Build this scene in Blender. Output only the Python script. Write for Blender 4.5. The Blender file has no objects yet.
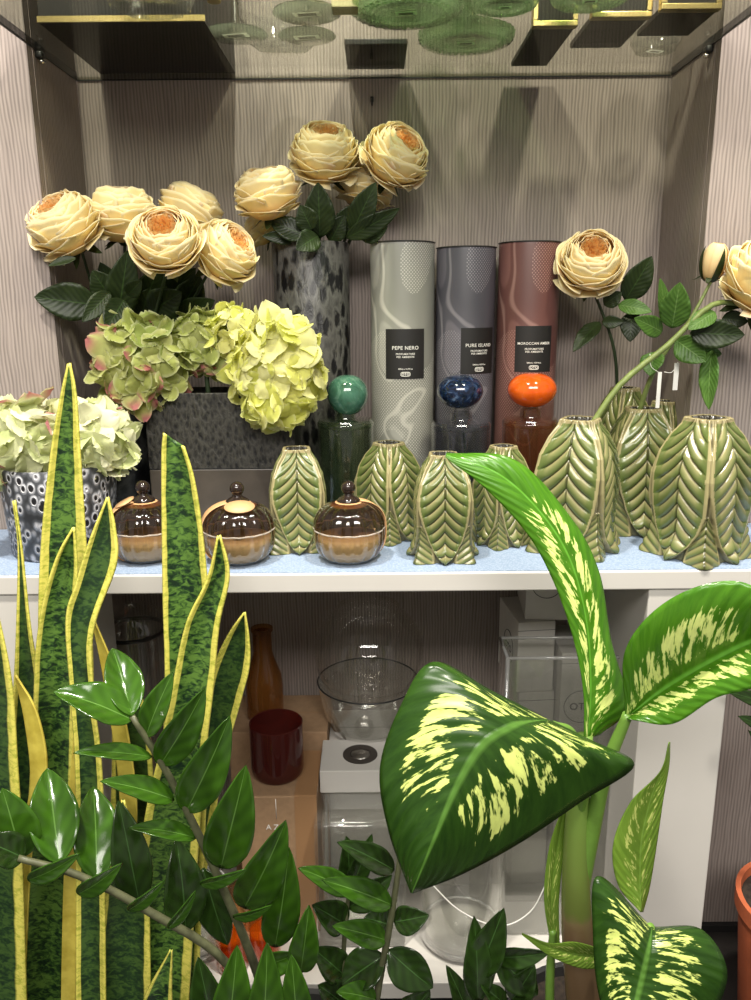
import bpy, bmesh, math, random
from mathutils import Vector, Matrix
from math import sin, cos, pi, radians as rad, sqrt, atan2
random.seed(7)
S = bpy.context.scene
COL = S.collection

# ------------------------------------------------------------------ camera, world, lights, exposure
F, PITCH, ROLL, CAMZ = 800.0, rad(14.0), rad(0.5), 0.29      # pixels, pitch down, roll, height over the shelf top
fwd = Vector((0, cos(PITCH), -sin(PITCH)))
r0, u0 = Vector((1, 0, 0)), Vector((0, sin(PITCH), cos(PITCH)))
rgt = r0 * cos(ROLL) - u0 * sin(ROLL)
upv = u0 * cos(ROLL) + r0 * sin(ROLL)
CAM = Vector((0, 0, CAMZ))
cd = bpy.data.cameras.new('camera'); cam = bpy.data.objects.new('camera', cd); COL.objects.link(cam)
cd.sensor_fit = 'HORIZONTAL'; cd.sensor_width = 36.0; cd.lens = F / 751 * 36; cd.clip_start = 0.01
mw = Matrix((rgt, upv, -fwd)).transposed().to_4x4(); mw.translation = CAM
cam.matrix_world = mw
S.camera = cam

W = bpy.data.worlds.new('world'); S.world = W; W.use_nodes = True
W.node_tree.nodes['Background'].inputs[0].default_value = (1.0, 0.93, 0.86, 1)
W.node_tree.nodes['Background'].inputs[1].default_value = 0.25
S.view_settings.view_transform = 'Standard'; S.view_settings.look = 'None'
S.view_settings.exposure = 0.36; S.view_settings.gamma = 1.0
S.view_settings.use_curve_mapping = False

def lamp(name, kind, loc, target, energy, col=(1, .92, .82), size=.05, size_y=None, cone=70, blend=.5):
    d = bpy.data.lights.new(name, kind); o = bpy.data.objects.new(name, d); COL.objects.link(o)
    o.location = loc
    o.rotation_euler = (Vector(target) - Vector(loc)).to_track_quat('-Z', 'Y').to_euler()
    d.energy = energy; d.color = col
    if kind == 'AREA':
        d.size = size
        if size_y: d.shape = 'RECTANGLE'; d.size_y = size_y
    if kind == 'SPOT':
        d.shadow_soft_size = size; d.spot_size = rad(cone); d.spot_blend = blend
    return o
lamp('front_fill', 'AREA', (0.0, -0.95, 1.40), (0, .95, 0.1), 38, (1, .95, .88), 1.6, .5)  # added soft frontal fill, stands in for the shop's other lights
lamp('spot_right', 'SPOT', (0.46, 0.36, 1.70), (0.16, .98, .10), 112, (1, .93, .82), .06, cone=66)
lamp('spot_left', 'SPOT', (-0.40, 0.34, 1.70), (-.12, .98, .10), 112, (1, .94, .84), .06, cone=66)
lamp('spot_centre', 'SPOT', (-0.12, 0.72, 1.62), (-.145, 1.16, .38), 130, (1, .97, .94), .012, cone=22)
S.cycles.transparent_max_bounces = 48
S.cycles.max_bounces = 14; S.cycles.glossy_bounces = 5

# ------------------------------------------------------------------ helpers
def P(px, py, Y):
    """point of the place seen at pixel (px,py), at distance Y from the camera plane"""
    d = rgt * ((px - 375.5) / F) + upv * ((500 - py) / F) + fwd
    return CAM + d * (Y / d.y)
def onz(px, py, z):
    d = rgt * ((px - 375.5) / F) + upv * ((500 - py) / F) + fwd
    return CAM + d * ((z - CAMZ) / d.z)
def dep(p): return (Vector(p) - CAM).dot(fwd)
def mpp(p): return dep(p) / F                    # metres per pixel at a point

class MB:
    def __init__(s): s.v = []; s.f = []; s.uv = []; s.c = []; s.hasc = False
    def add(s, vs, fs, uvs=None, cols=None):
        o = len(s.v)
        s.v += [Vector(p) for p in vs]; s.f += [tuple(i + o for i in f) for f in fs]
        s.uv += list(uvs) if uvs else [(0.0, 0.0)] * len(vs)
        if cols: s.hasc = True
        s.c += list(cols) if cols else [(1, 1, 1)] * len(vs)
        return s
    def grid(s, fn, nu, nv, closed=False, col=None, uvf=None):
        vs, uvs, cs = [], [], []
        for j in range(nv + 1):
            for i in range(nu + (0 if closed else 1)):
                a, b = i / nu, j / nv
                vs.append(fn(a, b)); uvs.append(uvf(a, b) if uvf else (a, b))
                if col: cs.append(col(a, b))
        n = nu if closed else nu + 1
        fs = []
        for j in range(nv):
            for i in range(nu):
                i2 = (i + 1) % n if closed else i + 1
                fs.append((j * n + i, j * n + i2, (j + 1) * n + i2, (j + 1) * n + i))
        return s.add(vs, fs, uvs, cs or None)
    def lathe(s, prof, n=48, c=(0, 0, 0), mod=None):
        c = Vector(c); m = len(prof)
        vs, uvs = [], []
        for k, (r, z) in enumerate(prof):
            for i in range(n):
                a = 2 * pi * i / n
                rr = r * (mod(a, z, r) if mod else 1)
                vs.append(c + Vector((rr * cos(a), rr * sin(a), z))); uvs.append((i / n, k / max(1, m - 1)))
        fs = []
        for k in range(m - 1):
            for i in range(n):
                j = (i + 1) % n
                fs.append((k * n + i, k * n + j, (k + 1) * n + j, (k + 1) * n + i))
        if prof[0][0] > 1e-5 and getattr(s, 'cap', True): fs.append(tuple(reversed(range(n))))
        if prof[-1][0] > 1e-5 and getattr(s, 'cap', True): fs.append(tuple((m - 1) * n + i for i in range(n)))
        return s.add(vs, fs, uvs)
    def tube(s, pts, rads, n=10, cap=True):
        pts = [Vector(p) for p in pts]
        if not isinstance(rads, (list, tuple)): rads = [rads] * len(pts)
        vs, uvs = [], []; prev = None
        for k, p in enumerate(pts):
            t = (pts[min(k + 1, len(pts) - 1)] - pts[max(k - 1, 0)]).normalized()
            if prev is None:
                a = t.orthogonal().normalized()
            else:
                a = (prev - t * prev.dot(t)).normalized()
            prev = a; b = t.cross(a)
            for i in range(n):
                th = 2 * pi * i / n
                vs.append(p + (a * cos(th) + b * sin(th)) * rads[k]); uvs.append((i / n, k / max(1, len(pts) - 1)))
        fs = []
        for k in range(len(pts) - 1):
            for i in range(n):
                j = (i + 1) % n
                fs.append((k * n + i, k * n + j, (k + 1) * n + j, (k + 1) * n + i))
        if cap:
            fs.append(tuple(reversed(range(n)))); fs.append(tuple((len(pts) - 1) * n + i for i in range(n)))
        return s.add(vs, fs, uvs)
    def box(s, x0, x1, y0, y1, z0, z1, bev=0.0, rz=0.0, c=None, seg=2):
        bm = bmesh.new(); bmesh.ops.create_cube(bm, size=1)
        for v in bm.verts:
            v.co = Vector((x0 + (v.co.x + .5) * (x1 - x0), y0 + (v.co.y + .5) * (y1 - y0), z0 + (v.co.z + .5) * (z1 - z0)))
        if bev: bmesh.ops.bevel(bm, geom=bm.edges[:], offset=bev, segments=seg, affect='EDGES', profile=.5)
        if rz:
            c = Vector(c) if c else Vector(((x0 + x1) / 2, (y0 + y1) / 2, 0))
            R = Matrix.Rotation(rz, 3, 'Z')
            for v in bm.verts: v.co = c + R @ (v.co - c)
        bm.verts.index_update()
        s.add([v.co.copy() for v in bm.verts], [tuple(v.index for v in f.verts) for f in bm.faces]); bm.free()
        return s
    def mesh(s, name, smooth=True):
        me = bpy.data.meshes.new(name)
        me.from_pydata([tuple(v) for v in s.v], [], s.f); me.update()
        uvl = me.uv_layers.new(name='UVMap')
        li = [0] * len(me.loops); me.loops.foreach_get('vertex_index', li)
        flat = []
        for i in li: flat += [s.uv[i][0], s.uv[i][1]]
        uvl.data.foreach_set('uv', flat)
        if s.hasc:
            ca = me.color_attributes.new('tint', 'FLOAT_COLOR', 'POINT')
            flat = []
            for c in s.c: flat += [c[0], c[1], c[2], 1.0]
            ca.data.foreach_set('color', flat)
        me.polygons.foreach_set('use_smooth', [smooth] * len(me.polygons))
        return me
    def build(s, name, m, parent=None, smooth=True, at=(0, 0, 0), solid=0.0, sharp=None):
        me = s.mesh(name, smooth)
        if at != (0, 0, 0): me.transform(Matrix.Translation(-Vector(at)))
        if sharp is not None: me.set_sharp_from_angle(angle=rad(sharp))
        return link(name, me, m, parent, at, solid)
def link(name, me, m, parent=None, loc=(0, 0, 0), solid=0.0):
    if m and not me.materials: me.materials.append(m)
    o = bpy.data.objects.new(name, me); COL.objects.link(o)
    o.location = loc
    if parent: o.parent = parent
    if solid:
        md = o.modifiers.new('thick', 'SOLIDIFY'); md.thickness = solid; md.offset = 0
    return o
def root(name, loc, label, cat, group=None, rz=0):
    o = bpy.data.objects.new(name, None); COL.objects.link(o); o.empty_display_size = .02
    o.location = loc; o.rotation_euler.z = rz
    return tag(o, label, cat, group)
def tag(o, label, cat, group=None):
    o['label'] = label; o['category'] = cat
    if group: o['group'] = group
    return o
def struct(o): o['kind'] = 'structure'; return o
def cr(pts, t):
    """Catmull-Rom through a list of vectors, t in 0..1"""
    n = len(pts) - 1; x = min(max(t, 0), 1) * n; i = min(int(x), n - 1); f = x - i
    p1, p2 = pts[i], pts[i + 1]
    p0 = pts[i - 1] if i > 0 else p1 * 2 - p2
    p3 = pts[i + 2] if i + 2 <= n else p2 * 2 - p1
    return (p1 * 2 + (p2 - p0) * f + (p0 * 2 - p1 * 5 + p2 * 4 - p3) * f * f + (p1 * 3 - p0 - p2 * 3 + p3) * f ** 3) * .5
def lin(a, b, t): return a + (b - a) * t
def smooth01(a, b, x):
    t = min(max((x - a) / (b - a), 0), 1); return t * t * (3 - 2 * t)

# ------------------------------------------------------------------ materials
def mk(name):
    m = bpy.data.materials.new(name); m.use_nodes = True
    nt = m.node_tree; b = nt.nodes['Principled BSDF']
    return m, nt, b
def nd(nt, typ, ins=None, **kw):
    n = nt.nodes.new(typ)
    for k, v in kw.items(): setattr(n, k, v)
    for k, v in (ins or {}).items():
        s = n.inputs[k]
        if hasattr(v, 'bl_idname') or isinstance(v, bpy.types.NodeSocket): nt.links.new(v, s)
        else: s.default_value = v
    return n
def math_(nt, op, a, b=None, c=None, clamp=False):
    n = nt.nodes.new('ShaderNodeMath'); n.operation = op; n.use_clamp = clamp
    for i, v in enumerate((a, b, c)):
        if v is None: continue
        if isinstance(v, bpy.types.NodeSocket): nt.links.new(v, n.inputs[i])
        else: n.inputs[i].default_value = v
    return n.outputs[0]
def ramp(nt, fac, stops, interp='LINEAR'):
    n = nt.nodes.new('ShaderNodeValToRGB'); n.color_ramp.interpolation = interp
    e = n.color_ramp.elements
    while len(e) < len(stops): e.new(.5)
    for i, (p, c) in enumerate(stops):
        e[i].position = p; e[i].color = (c[0], c[1], c[2], 1)
    nt.links.new(fac, n.inputs[0]); return n.outputs[0]
def mix(nt, fac, a, b):
    n = nt.nodes.new('ShaderNodeMix'); n.data_type = 'RGBA'
    for s, v in ((n.inputs[0], fac), (n.inputs[6], a), (n.inputs[7], b)):
        if isinstance(v, bpy.types.NodeSocket): nt.links.new(v, s)
        elif isinstance(v, (int, float)): s.default_value = v
        else: s.default_value = (*v, 1)
    return n.outputs[2]
def bump(nt, h, b, strength=.3, dist=.002):
    n = nd(nt, 'ShaderNodeBump', {'Height': h, 'Strength': strength, 'Distance': dist})
    nt.links.new(n.outputs[0], b.inputs['Normal']); return n
def noise(nt, vec, scale, detail=3, rough=.5, dist=0.0):
    n = nd(nt, 'ShaderNodeTexNoise', {'Scale': scale, 'Detail': detail, 'Roughness': rough, 'Distortion': dist})
    if vec is not None: nt.links.new(vec, n.inputs['Vector'])
    return n.outputs['Fac']
def coords(nt, which='Object'):
    return nd(nt, 'ShaderNodeTexCoord').outputs[which]
def mapping(nt, vec, scale=(1, 1, 1), rot=(0, 0, 0), loc=(0, 0, 0)):
    n = nd(nt, 'ShaderNodeMapping', {'Scale': scale, 'Rotation': rot, 'Location': loc}); nt.links.new(vec, n.inputs['Vector'])
    return n.outputs[0]
def sep(nt, v):
    n = nd(nt, 'ShaderNodeSeparateXYZ'); nt.links.new(v, n.inputs[0]); return n.outputs
def comb(nt, x, y, z):
    n = nt.nodes.new('ShaderNodeCombineXYZ')
    for i, v in enumerate((x, y, z)):
        if isinstance(v, bpy.types.NodeSocket): nt.links.new(v, n.inputs[i])
        else: n.inputs[i].default_value = v
    return n.outputs[0]
def plain(name, col, rough=.5, metal=0, spec=.5, grain=0.0, gscale=60, coat=0):
    m, nt, b = mk(name)
    b.inputs['Roughness'].default_value = rough; b.inputs['Metallic'].default_value = metal
    b.inputs['Specular IOR Level'].default_value = spec; b.inputs['Coat Weight'].default_value = coat
    b.inputs['Coat Roughness'].default_value = .08
    if grain:
        f = noise(nt, coords(nt), gscale, 4, .6)
        c = ramp(nt, f, [(.3, tuple(x * (1 - grain) for x in col)), (.7, tuple(min(1, x * (1 + grain)) for x in col))])
        nt.links.new(c, b.inputs['Base Color'])
    else:
        b.inputs['Base Color'].default_value = (*col, 1)
    return m
def clear(name, tint, gloss=1.0, rough=.02, body=None, bodyw=0.0, ior=1.45, milky=False):
    """thin coloured glass: tinted see-through + mirror sheen at grazing angles (+ a little body colour)"""
    m = bpy.data.materials.new(name); m.use_nodes = True; nt = m.node_tree
    nt.nodes.remove(nt.nodes['Principled BSDF']); out = nt.nodes['Material Output']
    tr = nd(nt, 'ShaderNodeBsdfTransparent', {'Color': (*tint, 1)})
    gl = nd(nt, 'ShaderNodeBsdfGlossy', {'Color': (1, 1, 1, 1), 'Roughness': rough})
    lw = nd(nt, 'ShaderNodeLayerWeight', {'Blend': .5})
    fr = math_(nt, 'ADD', math_(nt, 'MULTIPLY', math_(nt, 'POWER', lw.outputs['Facing'], 5.0), .95), .045)
    sh = tr.outputs[0]
    if bodyw:
        df = nd(nt, 'ShaderNodeBsdfTranslucent' if milky else 'ShaderNodeBsdfDiffuse', {'Color': (*body, 1)})
        mx = nd(nt, 'ShaderNodeMixShader', {0: bodyw, 1: sh, 2: df.outputs[0]}); sh = mx.outputs[0]
    f = math_(nt, 'MULTIPLY', fr, gloss, clamp=True)
    mx = nd(nt, 'ShaderNodeMixShader', {0: f, 1: sh, 2: gl.outputs[0]})
    nt.links.new(mx.outputs[0], out.inputs[0]); return m

def wall_material(name, base):
    m, nt, b = mk(name)
    x, y, z = sep(nt, coords(nt))
    h = math_(nt, 'ADD', x, y)
    wob = noise(nt, comb(nt, math_(nt, 'MULTIPLY', h, 16), math_(nt, 'MULTIPLY', z, 7), 0), 1.0, 3, .55)
    hh = math_(nt, 'ADD', h, math_(nt, 'MULTIPLY', wob, .012))
    w = math_(nt, 'SINE', math_(nt, 'MULTIPLY', hh, 2 * pi / .0046))
    w2 = noise(nt, comb(nt, math_(nt, 'MULTIPLY', hh, 330), math_(nt, 'MULTIPLY', z, 14), 3), 1.0, 2)
    f = math_(nt, 'ADD', math_(nt, 'MULTIPLY', w, .28), math_(nt, 'MULTIPLY', w2, .9))
    c = ramp(nt, f, [(.08, tuple(v * .66 for v in base)), (.45, base), (.85, tuple(min(1, v * 1.2) for v in base))])
    nt.links.new(c, b.inputs['Base Color'])
    b.inputs['Roughness'].default_value = .62; b.inputs['Specular IOR Level'].default_value = .25
    bump(nt, f, b, .35, .0015)
    return m
M = {}
M['wall'] = wall_material('ribbed_wallpaper', (.315, .266, .240))
M['white'] = plain('white_lacquer', (.59, .57, .53), .35, grain=.02, gscale=12)
M['whitebox'] = plain('white_card', (.70, .67, .63), .7, grain=.03)
M['kraft'] = plain('kraft_card', (.34, .215, .12), .8, grain=.12, gscale=90)
M['krafttape'] = plain('kraft_tape', (.34, .19, .09), .45)
M['floor'] = plain('dark_floor', (.018, .016, .015), .3, grain=.3, gscale=25)
M['black'] = plain('black_card', (.012, .011, .011), .55)
M['blackmetal'] = plain('black_edge', (.02, .02, .02), .35)
M['ink'] = plain('white_ink', (.82, .80, .76), .6)
M['greyink'] = plain('dark_ink', (.06, .055, .05), .6)
M['chrome'] = plain('brushed_metal', (.65, .62, .58), .25, metal=1)
M['gold'] = plain('gilt_frame', (.62, .48, .20), .3, metal=1)
M['terracotta'] = plain('terracotta', (.46, .115, .045), .55, grain=.15, gscale=40)
M['soil'] = plain('soil', (.025, .017, .011), .95, grain=.7, gscale=160)
M['darkpot'] = plain('dark_plastic_pot', (.03, .03, .03), .5)
M['sheet'] = clear('smoked_glass_sheet', (.66, .675, .615), .55)
M['glass'] = clear('clear_glass', (.93, .935, .92), 2.0, .03, (.7, .68, .64), .05)
M['smokeglass'] = clear('smoke_glass', (.66, .66, .60), 1.5, .03, (.30, .34, .27), .3, 1.5, True)
M['greenglass'] = clear('green_crystal', (.66, .80, .60), 2.2, .08, (.46, .58, .40), .30, 1.5, True)
M['bottlegreen'] = clear('bottle_green', (.83, .87, .79), 1.3, .02, (.06, .09, .055), .10)
M['bottleblue'] = clear('bottle_blue', (.87, .87, .885), 1.3, .02, (.05, .055, .07), .10)
M['bottleamber'] = clear('bottle_amber', (.93, .82, .72), 1.3, .02, (.18, .07, .04), .10)
M['brownglass'] = clear('brown_glass', (.70, .60, .46), 1.9, .04, (.05, .028, .018), .10)
M['browndark'] = clear('dark_brown_glass', (.46, .33, .24), 1.8, .05, (.03, .016, .01), .25)
M['amberglass'] = clear('amber_bottle_glass', (.70, .40, .14), 1.0, .04, (.30, .13, .03), .3)
M['redglass'] = clear('red_tumbler_glass', (.50, .16, .12), .9, .05, (.12, .025, .02), .4)
M['orangeglass'] = clear('orange_glass', (.95, .42, .05), 1.0, .04, (.85, .28, .02), .3)
M['wax'] = plain('candle_wax', (.74, .66, .48), .5)
M['strap'] = plain('tan_strap', (.60, .35, .16), .55, grain=.06, gscale=200)
M['paper'] = plain('paper_tag', (.85, .84, .80), .6)
M['sticker'] = clear('sticker_paper', (.35, .35, .33), .1, .5, (.9, .9, .86), .85, 1.45, True)
M['stembrown'] = plain('brown_stem', (.09, .085, .045), .5)

def liner_material():
    m, nt, b = mk('blue_woven_liner')
    v = nd(nt, 'ShaderNodeTexVoronoi', {'Scale': 420.0}); nt.links.new(coords(nt), v.inputs['Vector'])
    n = noise(nt, coords(nt), 40, 2)
    c = ramp(nt, v.outputs['Distance'], [(.1, (.38, .46, .58)), (.6, (.25, .33, .46))])
    nt.links.new(c, b.inputs['Base Color']); b.inputs['Roughness'].default_value = .5
    bump(nt, v.outputs['Distance'], b, .3, .0006); return m
M['liner'] = liner_material()

def tint_material(name, rough=.5, trans=.3, spec=.3, coat=0, bumpf=None):
    m, nt, b = mk(name)
    a = nd(nt, 'ShaderNodeVertexColor', layer_name='tint')
    nt.links.new(a.outputs[0], b.inputs['Base Color'])
    b.inputs['Roughness'].default_value = rough; b.inputs['Specular IOR Level'].default_value = spec
    b.inputs['Coat Weight'].default_value = coat; b.inputs['Coat Roughness'].default_value = .1
    if bumpf: bump(nt, noise(nt, coords(nt, 'UV'), bumpf, 4, .6), b, .2, .002)
    if trans:
        t = nd(nt, 'ShaderNodeBsdfTranslucent'); nt.links.new(a.outputs[0], t.inputs[0])
        mx = nd(nt, 'ShaderNodeMixShader', {0: trans, 1: b.outputs[0], 2: t.outputs[0]})
        nt.links.new(mx.outputs[0], nt.nodes['Material Output'].inputs[0])
    return m
M['petal'] = tint_material('rose_petal', .55, .30, .2)
M['hpetal'] = tint_material('hydrangea_petal', .6, .35, .2, bumpf=30)
M['glaze'] = tint_material('leaf_vase_glaze', .26, 0, .45, .3)

def leaf_material(name, dark, light, rough=.3, vein=(.2, .32, .1), spec=.5, trans=.08, veins=9.0, rib=.035, bumps=.35):
    m, nt, b = mk(name)
    u, v, _ = sep(nt, coords(nt, 'UV'))
    a = math_(nt, 'MULTIPLY', math_(nt, 'ABSOLUTE', math_(nt, 'SUBTRACT', u, .5)), 2)
    ph = math_(nt, 'SUBTRACT', v, math_(nt, 'MULTIPLY', a, .28))
    n = noise(nt, coords(nt), 18, 3)
    wv = math_(nt, 'SINE', math_(nt, 'ADD', math_(nt, 'MULTIPLY', ph, veins * 2 * pi), math_(nt, 'MULTIPLY', n, 1.5)))
    f = math_(nt, 'ADD', math_(nt, 'MULTIPLY', n, .8), math_(nt, 'MULTIPLY', wv, .06))
    c = ramp(nt, f, [(.25, dark), (.6, light)])
    mid = math_(nt, 'LESS_THAN', a, rib)
    c = mix(nt, math_(nt, 'MULTIPLY', mid, .75), c, vein)
    nt.links.new(c, b.inputs['Base Color'])
    b.inputs['Roughness'].default_value = rough; b.inputs['Specular IOR Level'].default_value = spec
    bump(nt, math_(nt, 'ADD', math_(nt, 'MULTIPLY', wv, .5), math_(nt, 'MULTIPLY', mid, -1.0)), b, bumps, .002)
    if trans:
        t = nd(nt, 'ShaderNodeBsdfTranslucent'); nt.links.new(c, t.inputs[0])
        mx = nd(nt, 'ShaderNodeMixShader', {0: trans, 1: b.outputs[0], 2: t.outputs[0]})
        nt.links.new(mx.outputs[0], nt.nodes['Material Output'].inputs[0])
    return m
M['roseleaf'] = leaf_material('rose_leaf_dark', (.012, .022, .006), (.030, .050, .012), .42, (.04, .08, .02), .35, bumps=.12)
M['roseleaf2'] = leaf_material('rose_leaf_green', (.05, .12, .018), (.11, .225, .04), .42, (.18, .30, .09), .35, trans=.15, bumps=.18)
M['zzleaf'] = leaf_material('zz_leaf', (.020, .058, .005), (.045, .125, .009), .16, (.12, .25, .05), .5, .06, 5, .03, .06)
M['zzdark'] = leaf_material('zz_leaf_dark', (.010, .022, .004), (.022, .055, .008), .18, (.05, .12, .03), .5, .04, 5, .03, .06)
M['zzstem'] = plain('zz_stem', (.085, .09, .045), .45, grain=.25, gscale=120)
M['rosestem'] = plain('rose_stem', (.17, .22, .06), .5, grain=.25, gscale=120)
M['stemgreen'] = plain('dark_green_stem', (.03, .05, .02), .5)

def dieff_material(name, dark, mid_, pale, amount=.5, rib=(.16, .38, .06), lo=.06, hi=.86, vmax=.9, spec=.5):
    m, nt, b = mk(name)
    u, v, _ = sep(nt, coords(nt, 'UV'))
    side = math_(nt, 'GREATER_THAN', u, .5)
    a = math_(nt, 'MULTIPLY', math_(nt, 'ABSOLUTE', math_(nt, 'SUBTRACT', u, .5)), 2)
    ph = math_(nt, 'SUBTRACT', v, math_(nt, 'MULTIPLY', math_(nt, 'POWER', a, 1.2), .22))
    vec = comb(nt, math_(nt, 'MULTIPLY', ph, 29), math_(nt, 'MULTIPLY', a, 2.6), math_(nt, 'MULTIPLY', side, 7.3))
    n1 = noise(nt, vec, 1.0, 4, .62, .4)
    n2 = noise(nt, comb(nt, math_(nt, 'MULTIPLY', ph, 55), math_(nt, 'MULTIPLY', a, 9), side), 1.0, 2)
    s = math_(nt, 'ADD', n1, math_(nt, 'MULTIPLY', math_(nt, 'SUBTRACT', n2, .5), .22))
    # patches gather in the middle of each half
    wa = nd(nt, 'ShaderNodeMapRange', {'Value': a, 'From Min': lo, 'From Max': lo + .12}); wb = nd(nt, 'ShaderNodeMapRange', {'Value': a, 'From Min': hi, 'From Max': hi - .3})
    wc = nd(nt, 'ShaderNodeMapRange', {'Value': v, 'From Min': vmax, 'From Max': vmax - .25})
    wgt = math_(nt, 'MULTIPLY', math_(nt, 'MULTIPLY', wa.outputs[0], wb.outputs[0]), wc.outputs[0])
    thr = math_(nt, 'ADD', s, math_(nt, 'MULTIPLY', math_(nt, 'SUBTRACT', wgt, 1), .35))
    k = nd(nt, 'ShaderNodeMapRange', {'Value': thr, 'From Min': 1 - amount - .02, 'From Max': 1 - amount + .03})
    g = ramp(nt, n1, [(.3, dark), (.7, mid_)])
    pl = ramp(nt, n2, [(.3, pale), (.75, tuple(min(1, x * 1.25) for x in pale))])
    c = mix(nt, k.outputs[0], g, pl)
    rb = nd(nt, 'ShaderNodeMapRange', {'Value': a, 'From Min': .055, 'From Max': .02})
    c = mix(nt, rb.outputs[0], c, rib)
    nt.links.new(c, b.inputs['Base Color'])
    b.inputs['Roughness'].default_value = .27; b.inputs['Specular IOR Level'].default_value = spec
    wv = math_(nt, 'SINE', math_(nt, 'MULTIPLY', ph, 16 * 2 * pi))
    bump(nt, math_(nt, 'ADD', math_(nt, 'MULTIPLY', wv, .4), math_(nt, 'MULTIPLY', rb.outputs[0], .8)), b, .25, .002)
    t = nd(nt, 'ShaderNodeBsdfTranslucent'); nt.links.new(c, t.inputs[0])
    mx = nd(nt, 'ShaderNodeMixShader', {0: .12, 1: b.outputs[0], 2: t.outputs[0]})
    nt.links.new(mx.outputs[0], nt.nodes['Material Output'].inputs[0])
    return m
M['dieff'] = dieff_material('dumb_cane_leaf', (.014, .046, .005), (.032, .090, .009), (.64, .74, .20), .475, (.085, .20, .03), .05, .96, .95)
M['dieff2'] = dieff_material('dumb_cane_leaf_bright', (.045, .16, .006), (.085, .25, .012), (.68, .78, .24), .50, (.12, .36, .03))
M['dieff3'] = dieff_material('dumb_cane_leaf_yellow', (.14, .26, .03), (.20, .34, .04), (.52, .60, .16), .44, (.22, .38, .06))

def sans_material(name, darkness):
    m, nt, b = mk(name)
    u, v, _ = sep(nt, coords(nt, 'UV'))
    x, y, z = sep(nt, coords(nt))
    a = math_(nt, 'MULTIPLY', math_(nt, 'ABSOLUTE', math_(nt, 'SUBTRACT', u, .5)), 2)
    oi = nd(nt, 'ShaderNodeObjectInfo').outputs['Random']
    n = noise(nt, comb(nt, math_(nt, 'MULTIPLY', x, 130), math_(nt, 'MULTIPLY', z, 210), math_(nt, 'MULTIPLY', oi, 50)), 1.0, 3, .6, .8)
    big = noise(nt, comb(nt, math_(nt, 'MULTIPLY', u, 1.5), math_(nt, 'MULTIPLY', z, 60), math_(nt, 'MULTIPLY', oi, 90)), 1.0, 2)
    f = math_(nt, 'ADD', math_(nt, 'MULTIPLY', n, .75), math_(nt, 'MULTIPLY', big, .35))
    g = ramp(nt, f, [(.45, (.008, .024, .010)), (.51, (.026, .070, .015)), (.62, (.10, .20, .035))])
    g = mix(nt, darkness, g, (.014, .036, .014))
    en = noise(nt, comb(nt, u, math_(nt, 'MULTIPLY', z, 30), oi), 1.0, 2)
    e = math_(nt, 'ADD', a, math_(nt, 'MULTIPLY', math_(nt, 'SUBTRACT', en, .5), .12))
    k = nd(nt, 'ShaderNodeMapRange', {'Value': e, 'From Min': .62, 'From Max': .66})
    ye = ramp(nt, n, [(.35, (.42, .44, .06)), (.55, (.72, .66, .13))])
    c = mix(nt, k.outputs[0], g, ye)
    nt.links.new(c, b.inputs['Base Color'])
    b.inputs['Roughness'].default_value = .36; b.inputs['Specular IOR Level'].default_value = .45
    bump(nt, n, b, .12, .001)
    return m
M['sans'] = sans_material('snake_plant_leaf', .0)
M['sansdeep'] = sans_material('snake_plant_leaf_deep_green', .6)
def yellow_material():
    m, nt, b = mk('snake_plant_margin')
    n = noise(nt, coords(nt), 60, 3)
    c = ramp(nt, n, [(.3, (.42, .33, .04)), (.6, (.62, .52, .09))])
    nt.links.new(c, b.inputs['Base Color']); b.inputs['Roughness'].default_value = .4
    return m
M['sansyellow'] = yellow_material()

def ring_material():
    m, nt, b = mk('ring_relief_ceramic')
    v = nd(nt, 'ShaderNodeTexVoronoi', {'Scale': 100.0, 'Randomness': .8})
    nz = nd(nt, 'ShaderNodeTexNoise', {'Scale': 30.0}); nt.links.new(coords(nt), nz.inputs['Vector'])
    mp = nd(nt, 'ShaderNodeVectorMath', {0: coords(nt), 1: nz.outputs['Color']}, operation='MULTIPLY_ADD')
    mp2 = mapping(nt, coords(nt), (1, 1, .72)); nt.links.new(mp2, v.inputs['Vector'])
    d = v.outputs['Distance']
    n = noise(nt, coords(nt), 120, 3)
    dd = math_(nt, 'ADD', d, math_(nt, 'MULTIPLY', math_(nt, 'SUBTRACT', n, .5), .14))
    c = ramp(nt, dd, [(.0, (.008, .008, .009)), (.27, (.012, .012, .014)), (.33, (.55, .55, .58)), (.44, (.34, .35, .38)), (.58, (.07, .075, .085)), (.8, (.025, .027, .03))])
    h = ramp(nt, dd, [(0, (0, 0, 0)), (.28, (0, 0, 0)), (.36, (1, 1, 1)), (.6, (.3, .3, .3))])
    nt.links.new(c, b.inputs['Base Color']); b.inputs['Roughness'].default_value = .35
    bump(nt, h, b, .7, .003); return m
M['ring'] = ring_material()
def mottled(name, light, dark, scale=60, stretch=(1, 1, .5), thr=(.42, .6), rough=.4):
    m, nt, b = mk(name)
    v = mapping(nt, coords(nt), stretch)
    n = noise(nt, v, scale, 4, .65, .6)
    vo = nd(nt, 'ShaderNodeTexVoronoi', {'Scale': scale * .9}); nt.links.new(v, vo.inputs['Vector'])
    f = math_(nt, 'ADD', math_(nt, 'MULTIPLY', n, .7), math_(nt, 'MULTIPLY', vo.outputs['Distance'], .45))
    c = ramp(nt, f, [(thr[0], dark), (thr[1], light), (.8, tuple(x * .45 for x in light))])
    nt.links.new(c, b.inputs['Base Color']); b.inputs['Roughness'].default_value = rough
    bump(nt, f, b, .6, .003); return m
M['mottled'] = mottled('mottled_grey_relief', (.10, .097, .09), (.003, .003, .004), 95, (1, 1, .45), (.50, .63))
M['stone'] = mottled('cracked_grey_stone', (.05, .047, .04), (.005, .005, .005), 210, (1, 1, .5), (.40, .66), .5)
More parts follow.
